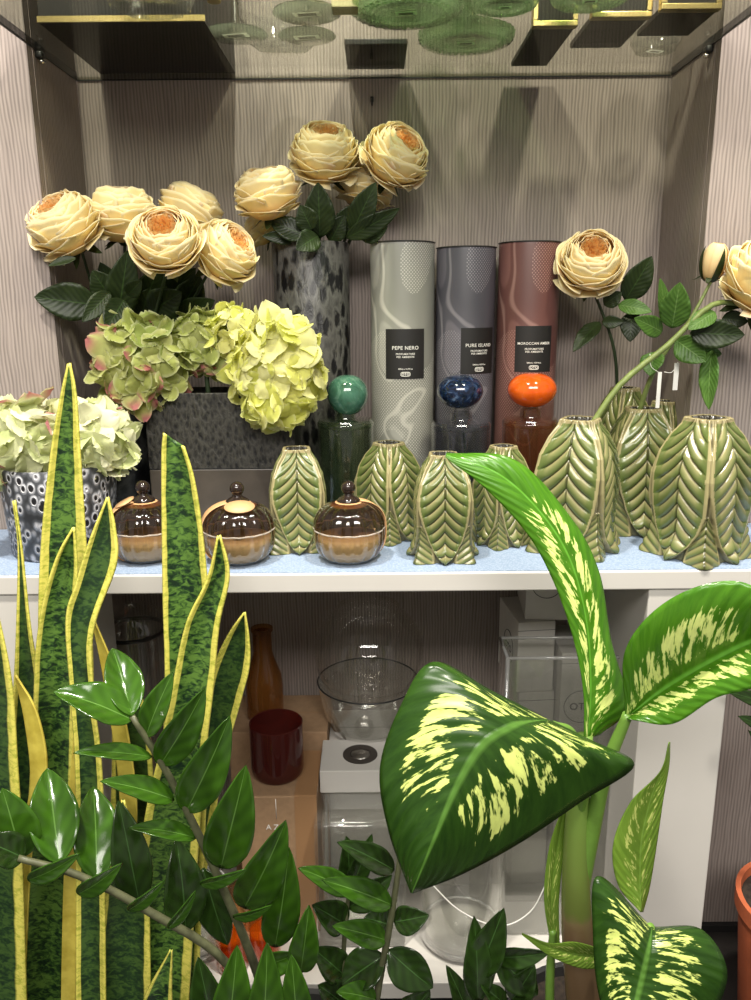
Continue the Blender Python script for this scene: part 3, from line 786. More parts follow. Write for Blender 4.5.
# ------------------------------------------------------------------ candle jars
def candle_jar(px, Y, R, lab, strap_side, tag_ang):
    t = root('candle_jar', (P(px, 530, Y).x, Y, 0), lab, 'candle jar', 'brown glass candle jars')
    k = R
    fl = lambda a, z, r: 1 + (.085 * abs(cos(8 * a)) ** .7 - .065 if r > .3 * k else 0)
    H = 1.72 * k
    def rp(z): # squashed globe
        x = (z / H - .47) / .53
        return k * max(.0, 1 - abs(x) ** 2.7) ** .46 if abs(x) < 1 else 0
    zs = .92 * k
    low = [(k * .5, .0006)] + [(rp(zs * i / 12) if i else k * .62, max(.001, zs * i / 12)) for i in range(0, 13)]
    low[1] = (k * .62, .003)
    mb = MB(); mb.cap = False; mb.lathe(low, 112, mod=fl); mb.build('body', M['brownglass'], t)
    wav = [(rp(zs) * 1.0, zs - .001), (rp(zs) * 1.012, zs - .0002), (rp(zs), zs + .0007)]
    mb = MB(); mb.cap = False
    mb.lathe(wav, 112, mod=lambda a, z, r: fl(a, z, r))
    for v in mb.v: v.z += .0016 * abs(cos(8 * atan2(v.y, v.x)))
    mb.build('rim', plain('rim_glint', (.55, .48, .40), .15, spec=.8), t)
    lid = [(rp(zs + (H - zs) * i / 12), zs + .002 + (H - zs) * i / 12 * .97) for i in range(0, 12)] + [(k * .24, H * .985)]
    mb = MB(); mb.cap = False; mb.lathe(lid, 112, mod=fl); ld = mb.build('lid', M['browndark'], t)
    z0 = H * .965
    mb = MB(); mb.lathe([(k * .32, z0), (k * .33, z0 + .0035), (k * .27, z0 + .0062), (k * .16, z0 + .0085), (k * .13, z0 + .0105)] +
                        [(k * .205 * sin(pi * i / 10) if i < 10 else 0, z0 + .0175 - k * .205 * cos(pi * i / 10)) for i in range(2, 11)], 32)
    mb.build('knob', plain('dark_knob', (.02, .012, .009), .12, coat=.5), ld)
    mb = MB(); mb.lathe([(0, .006), (rp(.008) * .88, .005)] + [(rp(z) * .90, z) for z in (.012, .018, .022)] + [(rp(.026) * .90, zs - .009), (0, zs - .009)], 40)
    mb.build('wax', M['wax'], t)
    # paper strap: ring round the knob, oval tag, band down one side
    mb = MB().grid(lambda a, b_: Vector(((k * .30 + k * .24 * b_) * cos(2 * pi * a), (k * .30 + k * .24 * b_) * sin(2 * pi * a), H * (.992 - .055 * b_))), 48, 3, closed=True)
    st = mb.build('strap_collar', M['strap'], t, solid=.0008)
    def band(a, b_):
        ph = lin(.10, 1.06, b_) * pi * .93
        zz = H * .47 + H * .545 * cos(ph * .96)
        rr = max(k * .28, (rp(min(max(zz, .002), H * .995)) + .0022) if 0 < zz < H else k * .4)
        w = (a - .5) * .017
        d = Vector((cos(strap_side), sin(strap_side), 0)); s_ = Vector((-sin(strap_side), cos(strap_side), 0))
        return d * rr + s_ * w + Vector((0, 0, max(.0012, zz + .001)))
    mb = MB().grid(band, 4, 30); mb.build('strap_band', M['strap'], t, solid=.0008)
    if tag_ang is not None:
        mb = MB()
        c = Vector((k * .52 * cos(tag_ang), k * .52 * sin(tag_ang), H * .93)); d = Vector((cos(tag_ang), sin(tag_ang), -.42)).normalized(); s_ = Vector((-sin(tag_ang), cos(tag_ang), 0))
        nrm = d.cross(s_) * -1
        pts = [c + s_ * (.017 * cos(2 * pi * i / 32)) + d * (.0115 * sin(2 * pi * i / 32)) + Vector((0, 0, .004)) for i in range(32)]
        mb.add(pts + [c + Vector((0, 0, .004))], [(i, (i + 1) % 32, 32) for i in range(32)])
        tg = mb.build('oval_tag', plain('tan_tag', (.62, .38, .18), .5), st, solid=.0008)
    return t
candle_jar(349, .882, .0405, 'brown fluted candle jar standing between two small leaf vases', rad(20), None)
candle_jar(239, .882, .0405, 'brown fluted candle jar with an oval tan tag facing front', rad(195), rad(-75))
candle_jar(146, .892, .0405, 'brown fluted candle jar half hidden behind the blunt snake plant leaf', rad(200), rad(190))

# ------------------------------------------------------------------ big pots and vases on the shelf
def pot(name, px, Y, r, h, mt, label, taper=1.0, wall=.004, n=64, cat='vase'):
    c = P(px, 480, Y)
    t = root(name, (c.x, Y, 0), label, cat)
    mb = MB(); mb.cap = False
    mb.lathe([(0, .0006), (r * taper * .96, .0006), (r * taper, .004), (r * (taper * .5 + .5), h * .5), (r, h - .002), (r - wall * .4, h), (r - wall, h - .002), (r * taper - wall, .012), (0, .010)], n)
    mb.build('body', M[mt], t, sharp=50)
    return t
pot('ring_relief_pot', 59, .935, .067, .108, 'ring', 'round grey pot with raised black-holed rings at the left shelf end', .90, cat='pot')
pot('mottled_vase', 317, 1.122, .0515, P(317, 243, 1.122).z, 'mottled', 'tall mottled black and grey vase holding the central roses', .97)
pot('dark_web_vase', 134, 1.125, .036, .165, 'darkvase', 'dark webbed vase behind the left candle jar holding five roses', .95)
# square stone planter
x0, x1 = P(150, 480, .99).x, P(296, 480, .99).x; zt = P(228, 393, .99).z
t = root('stone_planter', ((x0 + x1) / 2, 1.03, 0), 'square dark stone planter with a smooth lower half behind the jars', 'planter')
w = (x1 - x0) / 2
zm = P(228, 469, .99).z
mb = MB()
mb.box(-w, w, -.04, -.034, zm, zt, .001); mb.box(-w, w, .032, .038, zm, zt, .001); mb.box(-w, -w + .006, -.034, .032, zm, zt, .001); mb.box(w - .006, w, -.034, .032, zm, zt, .001)
mb.build('textured_body', M['stone'], t, smooth=False)
MB().box(-w, w, -.0395, .0375, .0005, zm - .0002, .0015).build('smooth_base', M['stonelow'], t, smooth=False)
MB().box(-w + .0065, w - .0065, -.0335, .0315, zm, zt - .012).build('soil', M['soil'], t, smooth=False)

# ------------------------------------------------------------------ flowers: shared leaf and bloom meshes
def simple_leaf(mb, base, tip, hw, roll=0.0, sag=.08, fold=.18, prof='ovate', n=14, m=8, wave=0.0, twist=0.0, view=None, ph=0.0):
    base, tip = Vector(base), Vector(tip)
    ax = tip - base; L = ax.length; a = ax / L
    v = (CAM - (base + tip) / 2).normalized() if view is None else Vector(view).normalized()
    n0 = (v - a * v.dot(a)).normalized(); s0 = a.cross(n0)
    def fn(u, t):
        s = u * 2 - 1
        if prof == 'ovate': w = sin(pi * min(1, t ** .85)) ** .75 * (1 - .18 * t)
        elif prof == 'obov': w = sin(pi * t ** 1.15) ** .7
        else: w = sin(pi * t) ** .9
        if t < .04: w = max(w, .05)
        ang = roll + twist * (t - .3); c_, s_ = cos(ang), sin(ang)
        nn = n0 * c_ + s0 * s_; ss = s0 * c_ - n0 * s_
        wv = wave * sin(t * 22 + s * 2 + ph) * abs(s)
        return base + a * (L * t) + nn * (sag * L * sin(pi * t) + (fold * abs(s) ** 1.5 + wv) * hw * w) + ss * (s * hw * w)
    return mb.grid(fn, m, n)

def rose_mesh(seed):
    R = random.Random(seed); mb = MB()
    cream, warm, pink, peach, deep = Vector((.97, .83, .45)), Vector((.96, .66, .26)), Vector((.80, .46, .33)), Vector((.88, .48, .15)), Vector((.80, .32, .06))
    layers = [(4, 1.0, 62, 12, .22), (5, .98, 80, 13, .17), (5, .94, 93, 13, .15), (5, .89, 104, 13, .13), (5, .84, 113, 12, .11), (5, .78, 121, 10, .09), (5, .76, 126, 10, .06), (5, .68, 128, 8, .055), (5, .58, 127, 8, .05), (4, .47, 124, 8, .05)]
    for k, (N, r, f1, jit, curl) in enumerate(layers):
        off = R.random() * 6
        for i in range(N):
            th0 = off + 2 * pi * i / N + R.uniform(-.15, .15); W = 2 * pi / N * R.uniform(.76, .92)
            top = f1 + R.uniform(-jit, jit) * .6; cu = curl * R.uniform(.6, 1.6); ph = R.random() * 6
            rr = r * R.uniform(.96, 1.03); pk = R.random() < .18 and k < 4; lean = R.choice((-1, 1)) * R.uniform(.05, .17)
            zo = .04 * k
            def fn(a, b_):
                u = a * 2 - 1
                vr = 1 - .13 * abs(u) ** 2.6 + .03 * max(0, 1 - abs(u) * 2.5) + .015 * sin(u * 8 + ph)
                v = b_ * vr
                phi = rad(18 + (top - 18) * v + lean * u * 42 * v)
                ww = W * (.55 + .45 * sin(pi * .5 * min(1, v * 1.6)))
                th = th0 + u * ww
                sp = max(0, (b_ - .62) / .38)
                ro = rr * (1 + cu * sp ** 2 * (.55 + .6 * abs(u)) + .03 * u * (1 if lean > 0 else -1) * v)
                ro += .012 * sin(u * 9 + ph * 2) * b_ * b_
                return Vector((ro * sin(phi) * cos(th), ro * sin(phi) * sin(th), -ro * cos(phi) * .90 + zo * b_))
            def col(a, b_):
                u = a * 2 - 1
                c = warm.lerp(cream, smooth01(.30, .88, b_))
                if k >= 6: c = c.lerp(peach, .15 + .13 * (k - 6))
                if pk: c = c.lerp(pink, .5 * smooth01(.5, 1, abs(u)) + .2 * (1 - b_))
                if b_ > .94 or abs(u) > .93: c = c.lerp(Vector((.94, .86, .64)), .7)
                return tuple(c)
            mb.grid(fn, 14, 14, col=col)
    return mb.mesh('bloom')
def rose_core_mesh(seed):
    R = random.Random(seed + 50); mb = MB()
    peach, deep, cream = Vector((.95, .64, .27)), Vector((.92, .46, .11)), Vector((.94, .78, .46))
    for i in range(40):
        q = i / 40; rad_ = .43 * sqrt(q); th0 = i * 2.399; W = R.uniform(.09, .15); ph = R.random() * 6
        c0 = Vector((rad_ * cos(th0), rad_ * sin(th0), 0)); ori = th0 + R.uniform(-.9, .9) + pi / 2
        d = Vector((cos(ori), sin(ori), 0)); nrm = Vector((-sin(ori), cos(ori), 0)); hgt = .58 + .10 * q + R.uniform(-.04, .05)
        def fn(a, b_):
            u = a * 2 - 1
            z = lin(-.1, hgt * (1 - .18 * u * u), b_)
            return c0 + d * (u * W) + nrm * (.055 * sin(u * 5 + ph) * b_ + .07 * u * u) + Vector((0, 0, z))
        cc = deep.lerp(peach, R.random())
        mb.grid(fn, 6, 4, col=lambda a, b_: tuple(deep.lerp(cc, min(1, b_ * 1.1)).lerp(cream, .5 * q * b_)))
    return mb.mesh('heart')
ROSES = [rose_mesh(s) for s in (1, 2, 3, 4)]; CORES = [rose_core_mesh(s) for s in (1, 2, 3, 4)]
for me in ROSES + CORES: me.materials.append(M['petal'])
def calyx_mesh():
    mb = MB(); mb.lathe([(0, -1.02), (.10, -1.0), (.17, -.92), (.22, -.82), (.26, -.74)], 16)
    for i in range(5):
        a = 2 * pi * i / 5; d = Vector((cos(a), sin(a), 0)); s_ = Vector((-sin(a), cos(a), 0))
        mb.grid(lambda u, t: d * (.16 + .62 * t) + s_ * ((u - .5) * .30 * sin(pi * min(1, .25 + t * .75)) ** 1.0) + Vector((0, 0, -.86 - .10 * t + .03 * sin(6 * t) - .25 * max(0, t - .5))), 4, 8)
    return mb.mesh('calyx')
CALYX = calyx_mesh(); CALYX.materials.append(M['roseleaf'])
rose_i = 0
def rose(px, py, rpx, Y, face, foot, label, group, leaves=(), leafm='roseleaf', stemm='stemgreen', via=None, variant=None, spin=0.0, stem_r=.0022):
    """foot: the stem's lower end (a point); face: direction the bloom looks at"""
    global rose_i
    k = rose_i % 4 if variant is None else variant; rose_i += 1
    foot = Vector(foot); hc = P(px, py, Y); r = rpx * .95 * mpp(hc)
    t = root('rose', foot, label, 'rose', group)
    q = Vector(face).normalized().to_track_quat('Z', 'Y')
    mat = Matrix.Translation(hc - foot) @ q.to_matrix().to_4x4() @ Matrix.Rotation(spin, 4, 'Z') @ Matrix.Scale(r, 4)
    for nm, me in (('bloom', ROSES[k]), ('heart', CORES[k]), ('calyx', CALYX)):
        o = link(nm, me, None, t); o.matrix_local = mat
        if nm == 'bloom':
            md = o.modifiers.new('thick', 'SOLIDIFY'); md.thickness = .013; md.offset = 0
    neck = hc - Vector(face).normalized() * r * .86
    mids = [P(*v) for v in via] if via else [(neck + foot) / 2 + Vector((0, .01, .01))]
    pts = [foot] + mids + [neck]
    pth = [cr(pts, i / 16) - foot for i in range(17)]
    MB().tube(pth, [stem_r * (1.15 - .3 * i / 16) for i in range(17)], 8).build('stem', M[stemm], t)
    for lf in leaves:
        (bx, by), (tx, ty), hw, Y0, Y1 = lf[:5]; roll = lf[5] if len(lf) > 5 else 0.0
        mm = lf[6] if len(lf) > 6 else leafm
        p, q_ = P(bx, by, Y0), P(tx, ty, Y1)
        mb = MB(); simple_leaf(mb, p - foot, q_ - foot, hw * mpp(p), roll, .05, .2, 'ovate', wave=.05, view=CAM - p)
        mb.build('leaf', M[mm], t, solid=.0005)
    return t
# bouquet on the left
gL = 'roses of the left bouquet'
fx, fY = P(134, 480, 1.125).x, 1.125
def footL(dx, dy): return (fx + dx, fY + dy, .135)
rose(63, 223, 36, 1.02, (-.35, -.55, .8), footL(-.012, .004), 'cream rose farthest left in the left bouquet', gL,
     [((98, 305), (34, 297), 20, 1.03, 1.01), ((112, 300), (92, 270), 15, 1.05, 1.03), ((110, 292), (82, 322), 11, 1.03, 1.0), ((76, 258), (48, 266), 5, 1.0, .99, .5)], variant=0)
rose(122, 212, 34, 1.06, (.05, -.15, 1), footL(-.004, .012), 'cream rose behind the front one, second from left in the left bouquet', gL,
     [((118, 318), (128, 250), 18, 1.05, 1.03), ((140, 310), (160, 262), 18, 1.08, 1.06, .4)], variant=1)
rose(165, 239, 35, .970, (.08, -.80, .68), footL(.006, -.012), 'cream rose with a peach heart facing front in the left bouquet', gL,
     [((124, 300), (106, 330), 15, 1.02, .99), ((128, 295), (142, 280), 9, 1.02, 1.0), ((150, 312), (182, 292), 18, 1.05, 1.03), ((140, 320), (150, 288), 14, 1.07, 1.05), ((150, 318), (215, 318), 14, 1.09, 1.08), ((135, 322), (98, 330), 12, 1.09, 1.07), ((160, 300), (196, 268), 14, 1.09, 1.07, .3), ((118, 300), (100, 262), 12, 1.08, 1.06), ((126, 318), (120, 340), 11, 1.03, 1.0, .2, 'roseleaf2')], variant=2)
rose(192, 210, 31, 1.10, (.40, .15, .85), footL(.010, .010), 'paler cream rose at the back of the left bouquet', gL,
     [((180, 310), (200, 275), 17, 1.09, 1.08, .3)], variant=3, spin=1)
rose(227, 251, 32, 1.035, (.72, -.42, .55), footL(.014, 0), 'cream rose farthest right in the left bouquet, turned right', gL,
     [((178, 318), (215, 300), 14, 1.06, 1.04)], variant=0, spin=2.2)
# bouquet in the tall mottled vase
gM = 'roses in the tall mottled vase'
mx, mY, mz = P(317, 300, 1.122).x, 1.122, .31
def footM(dx, dy): return (mx + dx, mY + dy, mz)
rose(325, 151, 34, 1.095, (.08, -.52, .85), footM(0, -.01), 'cream rose at the top middle of the tall vase', gM,
     [((320, 238), (318, 182), 17, 1.09, 1.07), ((312, 230), (300, 205), 13, 1.07, 1.06), ((318, 236), (296, 250), 13, 1.07, 1.05, .2)], variant=1, spin=.7)
rose(397, 155, 33, 1.095, (.50, -.60, .62), footM(.02, .0), 'cream rose farthest right in the tall vase', gM,
     [((352, 232), (376, 182), 14, 1.08, 1.06), ((346, 238), (400, 208), 11, 1.08, 1.07, .3)], variant=2, spin=.4)
rose(267, 191, 32, 1.075, (-.15, -.25, 1), footM(-.02, -.005), 'cream rose farthest left in the tall vase', gM,
     [((306, 236), (270, 222), 13, 1.07, 1.07, .3), ((300, 238), (262, 236), 8, 1.08, 1.07)], variant=3)
rose(366, 186, 27, 1.135, (.15, .1, 1), footM(.012, .015), 'cream rose half hidden behind the top right rose', gM,
     [((338, 236), (352, 205), 12, 1.1, 1.09), ((362, 240), (388, 226), 9, 1.09, 1.08)], variant=0, spin=1.5)
rose(262, 226, 20, 1.13, (-.5, .0, .6), footM(-.018, .014), 'small shaded cream rose below the leftmost rose of the tall vase', gM,
     [((330, 242), (345, 215), 11, 1.1, 1.09), ((290, 240), (306, 218), 12, 1.11, 1.1)], variant=2, spin=3)
# roses in the leaf vases
gR = 'single roses in the leaf vases'
rose(592, 261, 33, 1.06, (-.12, -.78, .62), (P(618, 400, 1.125).x, 1.125, .150), 'cream rose with a peach heart alone at the right of the rose tube', gR,
     [((625, 300), (652, 256), 15, 1.08, 1.06, .2), ((600, 322), (573, 352), 10, 1.09, 1.07, .5), ((604, 305), (622, 292), 9, 1.08, 1.07), ((618, 305), (652, 312), 9, 1.08, 1.06, -.4, 'roseleaf2'), ((632, 312), (630, 342), 12, 1.09, 1.08), ((602, 322), (624, 322), 7, 1.09, 1.08)],
     via=[(613, 345, 1.10)], stemm='stemgreen', variant=1, spin=2)
rose(768, 276, 43, .93, (.25, -.5, .8), (P(585, 440, .925).x, .925, .135), 'large cream rose cut by the right edge on a long slanting stem', gR,
     [((715, 312), (688, 330), 11, .93, .92, .3, 'roseleaf2'), ((690, 333), (745, 335), 16, .935, .92, 0, 'roseleaf'), ((712, 350), (709, 410), 11, .94, .93, .4, 'roseleaf2'), ((722, 318), (748, 322), 10, .95, .94)],
     via=[(620, 385, .925), (668, 345, .925), (712, 305, .93)], stemm='rosestem', variant=3, spin=.5, stem_r=.0034)
def bud_rose():
    foot = Vector((P(634, 440, 1.0).x, 1.0, .135))
    t = root('rose_bud', foot, 'closed cream rose bud beside the large rose at the right edge', 'rose bud')
    hc = P(714, 262, .97); r = 17 * mpp(hc)
    mb = MB()
    for k in range(5):
        off = k * 2.4
        mb.grid(lambda a, b_: Vector((sin(pi * (.12 + .74 * b_)) * (.80 - .05 * k) * cos(off + (a - .5) * 2.4), sin(pi * (.12 + .74 * b_)) * (.80 - .05 * k) * sin(off + (a - .5) * 2.4), -cos(pi * (.1 + .78 * b_)) * 1.15)), 8, 8,
                col=lambda a, b_: tuple(Vector((.86, .60, .26)).lerp(Vector((.94, .80, .50)), b_)))
    mat = Matrix.Translation(hc - foot) @ Vector((.1, -.2, 1)).to_track_quat('Z', 'Y').to_matrix().to_4x4() @ Matrix.Scale(r, 4)
    o = mb.build('bloom', M['petal'], t); o.matrix_local = mat
    sp_ = MB()
    for k in range(4):
        sp_.grid(lambda a, b_: Vector((sin(pi * (.06 + .62 * b_)) * .86 * cos(k * pi / 2 - 1.9 + (a - .5) * .75 * (1 - b_ ** 2)), sin(pi * (.06 + .62 * b_)) * .86 * sin(k * pi / 2 - 1.9 + (a - .5) * .75 * (1 - b_ ** 2)), -cos(pi * (.04 + .74 * b_)) * 1.2)), 4, 10)
    o = sp_.build('sepal', M['roseleaf'], t); o.matrix_local = mat
    o = link('calyx', CALYX, None, t); o.matrix_local = mat @ Matrix.Translation((0, 0, .22)) @ Matrix.Scale(1.25, 4)
    pts = [foot, P(650, 380, .985), P(667, 350, .975), P(690, 320, .965), hc - Vector((0, 0, r * .95))]
    MB().tube([cr(pts, i / 20) - foot for i in range(21)], [.0036 - .0018 * i / 20 for i in range(21)], 8).build('stem', M['rosestem'], t)
    for (bx, by), (tx, ty), hw, Y0, Y1, ro, mm in (
            ((672, 328), (680, 282), 16, .96, .94, 0, 'roseleaf2'), ((662, 332), (634, 318), 11, .97, .95, .2, 'roseleaf2'),
            ((676, 340), (706, 362), 15, .95, .93, 0, 'roseleaf2'), ((655, 352), (650, 376), 13, .98, .965, .3, 'roseleaf2'),
            ((690, 350), (722, 354), 11, .96, .95, .3, 'roseleaf2'), ((664, 318), (660, 278), 7, .99, .98, .5, 'roseleaf2')):
        p, q_ = P(bx, by, Y0), P(tx, ty, Y1); mb = MB()
        simple_leaf(mb, p - foot, q_ - foot, hw * mpp(p), ro, .05, .22, 'ovate', wave=.06, view=CAM - p); mb.build('leaf', M[mm], t, solid=.0005)
bud_rose()
# paper tags hanging from the stem
def hang_tag(px, y0, y1, w, Y, lab, lp):
    c = P(px, y0, Y)
    t = root('hang_tag', c, lab, 'tag')
    k = mpp(c); h = (y1 - y0) * k
    MB().box(-w * k / 2, w * k / 2, -.0004, .0004, -h, 0, rz=.15).build('card', M['paper'], t, smooth=False)
    pts = [P(*q) - c for q in lp]
    MB().tube([cr(pts, i / 20) for i in range(21)], .0004, 6).build('string', M['paper'], t)
hang_tag(660, 372, 408, 4, .955, 'narrow white paper tag hanging just above the back leaf vase', [(650, 354, .955), (651, 366, .955), (658, 372, .955), (661, 374, .955)])
hang_tag(677, 363, 390, 5, .955, 'shorter white paper tag to the right, hanging from the same stem', [(664, 372, .955), (672, 372, .955), (678, 362, .955)])

# ------------------------------------------------------------------ hydrangeas
def hydrangea(cx, cy, rx, ry, Y, n, pal, label, foot, seed, fl=.40, group='artificial hydrangea heads', squash=.8, pinkp=.0):
    R = random.Random(seed)
    c = P(cx, cy, Y); k = mpp(c); foot = Vector(foot)
    t = root('hydrangea', foot, label, 'hydrangea', group)
    ax, az = rx * k, ry * k; ay = min(ax, az) * squash; fr = min(ax, az) * fl
    mb = MB()
    for i in range(n):
        z = 1 - 2 * (i + .5) / n; a = i * 2.39996; s = sqrt(max(0, 1 - z * z))
        nv = Vector((s * cos(a), s * sin(a), z))
        if nv.y > .75: continue
        pos = Vector((nv.x * (ax - fr * .35), nv.y * (ay - fr * .3), nv.z * (az - fr * .35))) * R.uniform(.86, 1.04) + (c - foot)
        nn = (Vector((nv.x / ax, nv.y / ay, nv.z / az)).normalized() + Vector((R.uniform(-.55, .55), R.uniform(-.55, .55), R.uniform(-.4, .5)))).normalized()
        q = nn.to_track_quat('Z', 'Y'); sp = R.random() * 6
        base = Vector(R.choice(pal)); pk = R.random() < pinkp; sz = fr * R.uniform(.85, 1.2)
        for p in range(4):
            th = sp + p * pi / 2 + R.uniform(-.15, .15); lift = R.uniform(.05, .55); ph = R.random() * 6; wd = R.uniform(.52, .64); kk = R.uniform(.85, 1.1); pink2 = pk and R.random() < .6
            def fn(u, v):
                s_ = u * 2 - 1
                w = wd * (sin(pi * min(1, .10 + v * .86)) ** .6)
                x = v * kk; y = s_ * w
                zz = lift * v + .16 * v * v * (-1 if lift < .25 else .3) - .22 * s_ * s_ * w + .06 * sin(6 * s_ + ph) * v * v + .05 * sin(9 * v + ph)
                X, Y_ = x * cos(th) - y * sin(th), x * sin(th) + y * cos(th)
                return pos + q @ (Vector((X, Y_, zz)) * sz)
            def col(u, v):
                e = max(abs(u * 2 - 1), v)
                cc = base * (.86 + .22 * v)
                cc = cc.lerp(Vector((.80, .80, .55)), .45 * smooth01(.82, 1, e))
                if pink2: cc = cc.lerp(Vector((.52, .11, .18)), .85 * smooth01(.35, .9, v) * smooth01(.1, .8, abs(sin(u * 3 + ph))))
                return tuple(cc)
            mb.grid(fn, 6, 6, col=col)
    mb.build('bloom', M['hpetal'], t)
    top = c - Vector((0, 0, az * .55)) - foot
    pts = [Vector((0, 0, 0)), top * .55 + Vector((0, 0, .01)), top]
    MB().tube([cr(pts, i / 10) for i in range(11)], .003, 8).build('stem', M['stemgreen'], t)
    return t
pc = lambda px, Y, z, dy=0: (P(px, 480, Y).x, Y + dy, z)
green = [(.40, .46, .12), (.46, .50, .15), (.33, .40, .10), (.52, .54, .20)]
hydrangea(140, 364, 46, 48, .995, 62, green, 'green hydrangea head flushed pink at the left rim of the stone planter', pc(178, 1.03, .10), 11, pinkp=.40)
hydrangea(204, 343, 36, 33, 1.02, 40, [(.46, .52, .15), (.52, .56, .20), (.42, .48, .16)], 'small pale green hydrangea head between the pink and yellow ones', pc(215, 1.03, .10), 12, .46, pinkp=.15)
yel = [(.84, .84, .24), (.90, .88, .32), (.78, .80, .20), (.90, .88, .42)]
hydrangea(277, 371, 47, 58, .975, 64, yel, 'bright lime yellow hydrangea head at the right rim of the stone planter', pc(262, 1.03, .10), 13)
hydrangea(232, 330, 24, 26, 1.0, 22, yel, 'small lime yellow hydrangea cluster beside the bright yellow head', pc(240, 1.03, .10), 14, .55)
pale = [(.66, .70, .38), (.74, .76, .46), (.58, .64, .30), (.78, .78, .54)]
hydrangea(24, 444, 50, 47, .915, 44, pale, 'pale cream green hydrangea head at the far left edge, in the ring pot', pc(42, .935, .05), 15, .5, pinkp=.08)
hydrangea(92, 442, 42, 42, .93, 44, pale, 'pale cream green hydrangea head right of the tall snake leaf', pc(78, .935, .05), 16, .5, pinkp=.06)
# dark leaf under the middle heads
# ------------------------------------------------------------------ things in the lower compartment
def zrel(py, Y): return P(375, py, Y).z
def card_box(name, corners, z0, z1, mt, label, cat='box', group=None, rz=0, bev=.0012):
    x0, x1, y0, y1 = corners
    t = root(name, ((x0 + x1) / 2, (y0 + y1) / 2, z0), label, cat, group, rz)
    MB().box(-(x1 - x0) / 2, (x1 - x0) / 2, -(y1 - y0) / 2, (y1 - y0) / 2, .0004, z1 - z0, bev).build('carton', M[mt], t, smooth=False)
    mb = MB().box(-(x1 - x0) / 2 + .002, (x1 - x0) / 2 - .002, -.0004, .0004, z1 - z0 - .0002, z1 - z0 + .0003); mb.build('lid_seam', M['greyink'] if mt == 'whitebox' else M['krafttape'], t, smooth=False)
    return t
xa = lambda px, py, Y: P(px, py, Y).x
zk = zrel(796, .93)
t = card_box('kraft_box', (xa(238, 796, .93), xa(316, 796, .93), .93, 1.04), ZB, zk, 'kraft', 'brown kraft box lettered AZO carrying the dark red tumbler')
wk = xa(316, 796, .93) - xa(238, 796, .93); hk = zk - ZB
MB().box(wk * .22, wk * .5 + .0005, -.0555, .0552, hk * .0 + .001, hk + .0007).build('tape_strip', M['krafttape'], t, smooth=False)
text_mesh('AZO', .011, M['ink'], t, 'printed_text', None, hk - .046, 1.5).location = (-.002, -.0551, 0)
MB().tube([Vector((-.002, -.0555, hk - .003)), Vector((-.002, -.0555, hk - .032))], .0004, 6).build('printed_line', M['ink'], t)
zc2 = zrel(732, 1.05)
card_box('kraft_carton', (xa(228, 732, 1.05), xa(327, 732, 1.05), 1.052, 1.165), ZB, zc2, 'kraft', 'larger kraft carton behind, carrying the amber bottle')
# amber bottle
p = P(265, 700, 1.10); r = 18.5 * mpp(p); h = zrel(627, 1.10) - zc2
lathe_thing('amber_bottle', (p.x, 1.10, zc2 + .0004), [
    ('body', [(0, .0006), (r * .95, .0006), (r, .005), (r, h * .36), (r * .93, h * .48), (r * .6, h * .66), (r * .5, h * .74), (r * .5, h * .96), (r * .40, h * .96), (r * .42, h * .74), (r * .85, h * .48), (r * .9, .01), (0, .008)], 'amberglass'),
    ('lip', [(r * .5, h * .955), (r * .58, h * .97), (r * .58, h), (r * .44, h)], 'amberglass')], 'slender amber glass bottle standing on the back carton', 'bottle')
# red tumbler
p = onz(277, 770, zk); Yt = .985; r = 26.5 * mpp(P(277, 750, Yt)); h = zrel(721, Yt) - zk
lathe_thing('red_tumbler', (P(277, 750, Yt).x, Yt, zk + .0008), [
    ('cup', [(0, .0006), (r * .86, .0006), (r * .97, .006), (r, .012), (r, h - .001), (r - .0012, h), (r - .0024, h - .001), (r - .0024, .014), (r * .8, .008), (0, .007)], 'redglass')], 'dark red glass tumbler on the kraft box', 'tumbler')
# clear acrylic block with a marble candle base
za = zrel(825, .90)
ax0, ax1 = xa(313, 825, .9), xa(406, 825, .9)
t = root('acrylic_block', ((ax0 + ax1) / 2, .98, ZB), 'clear square glass block vase carrying the white holder with a ring hole', 'vase')
wa_, ha_ = (ax1 - ax0) / 2, za - ZB
MB().box(-wa_, wa_, -.08, .075, .0006, ha_, .006, seg=3).build('outer_wall', M['glass'], t)
MB().box(-wa_ + .009, wa_ - .009, -.070, .065, .014, ha_ - .001, .01, seg=3).build('inner_wall', M['glass'], t)
zm1 = zrel(771, .969)
bx0, bx1 = xa(320, 790, .969), xa(400, 790, .969)
t = root('candle_holder', ((bx0 + bx1) / 2, 1.009, za + .0006), 'white square candle holder block with a dark ringed hole', 'candle holder')
hb = zm1 - za; wb_ = (bx1 - bx0) / 2
MB().box(-wb_, wb_, -.040, .040, 0, hb, .0012).build('block', M['white'], t, smooth=False)
mb = MB(); mb.cap = False; mb.lathe([(.0145, hb + .0002), (.0245, hb + .0002), (.0245, hb + .0012), (.0145, hb + .0012), (.0145, hb + .0002)], 40); mb.build('dark_ring', plain('bronze_ring', (.05, .042, .036), .4), t, sharp=40)
MB().lathe([(.0, hb + .0003), (.0144, hb + .0003), (.0135, hb + .0008), (0, hb + .0008)], 32).build('metal_cup', M['chrome'], t)
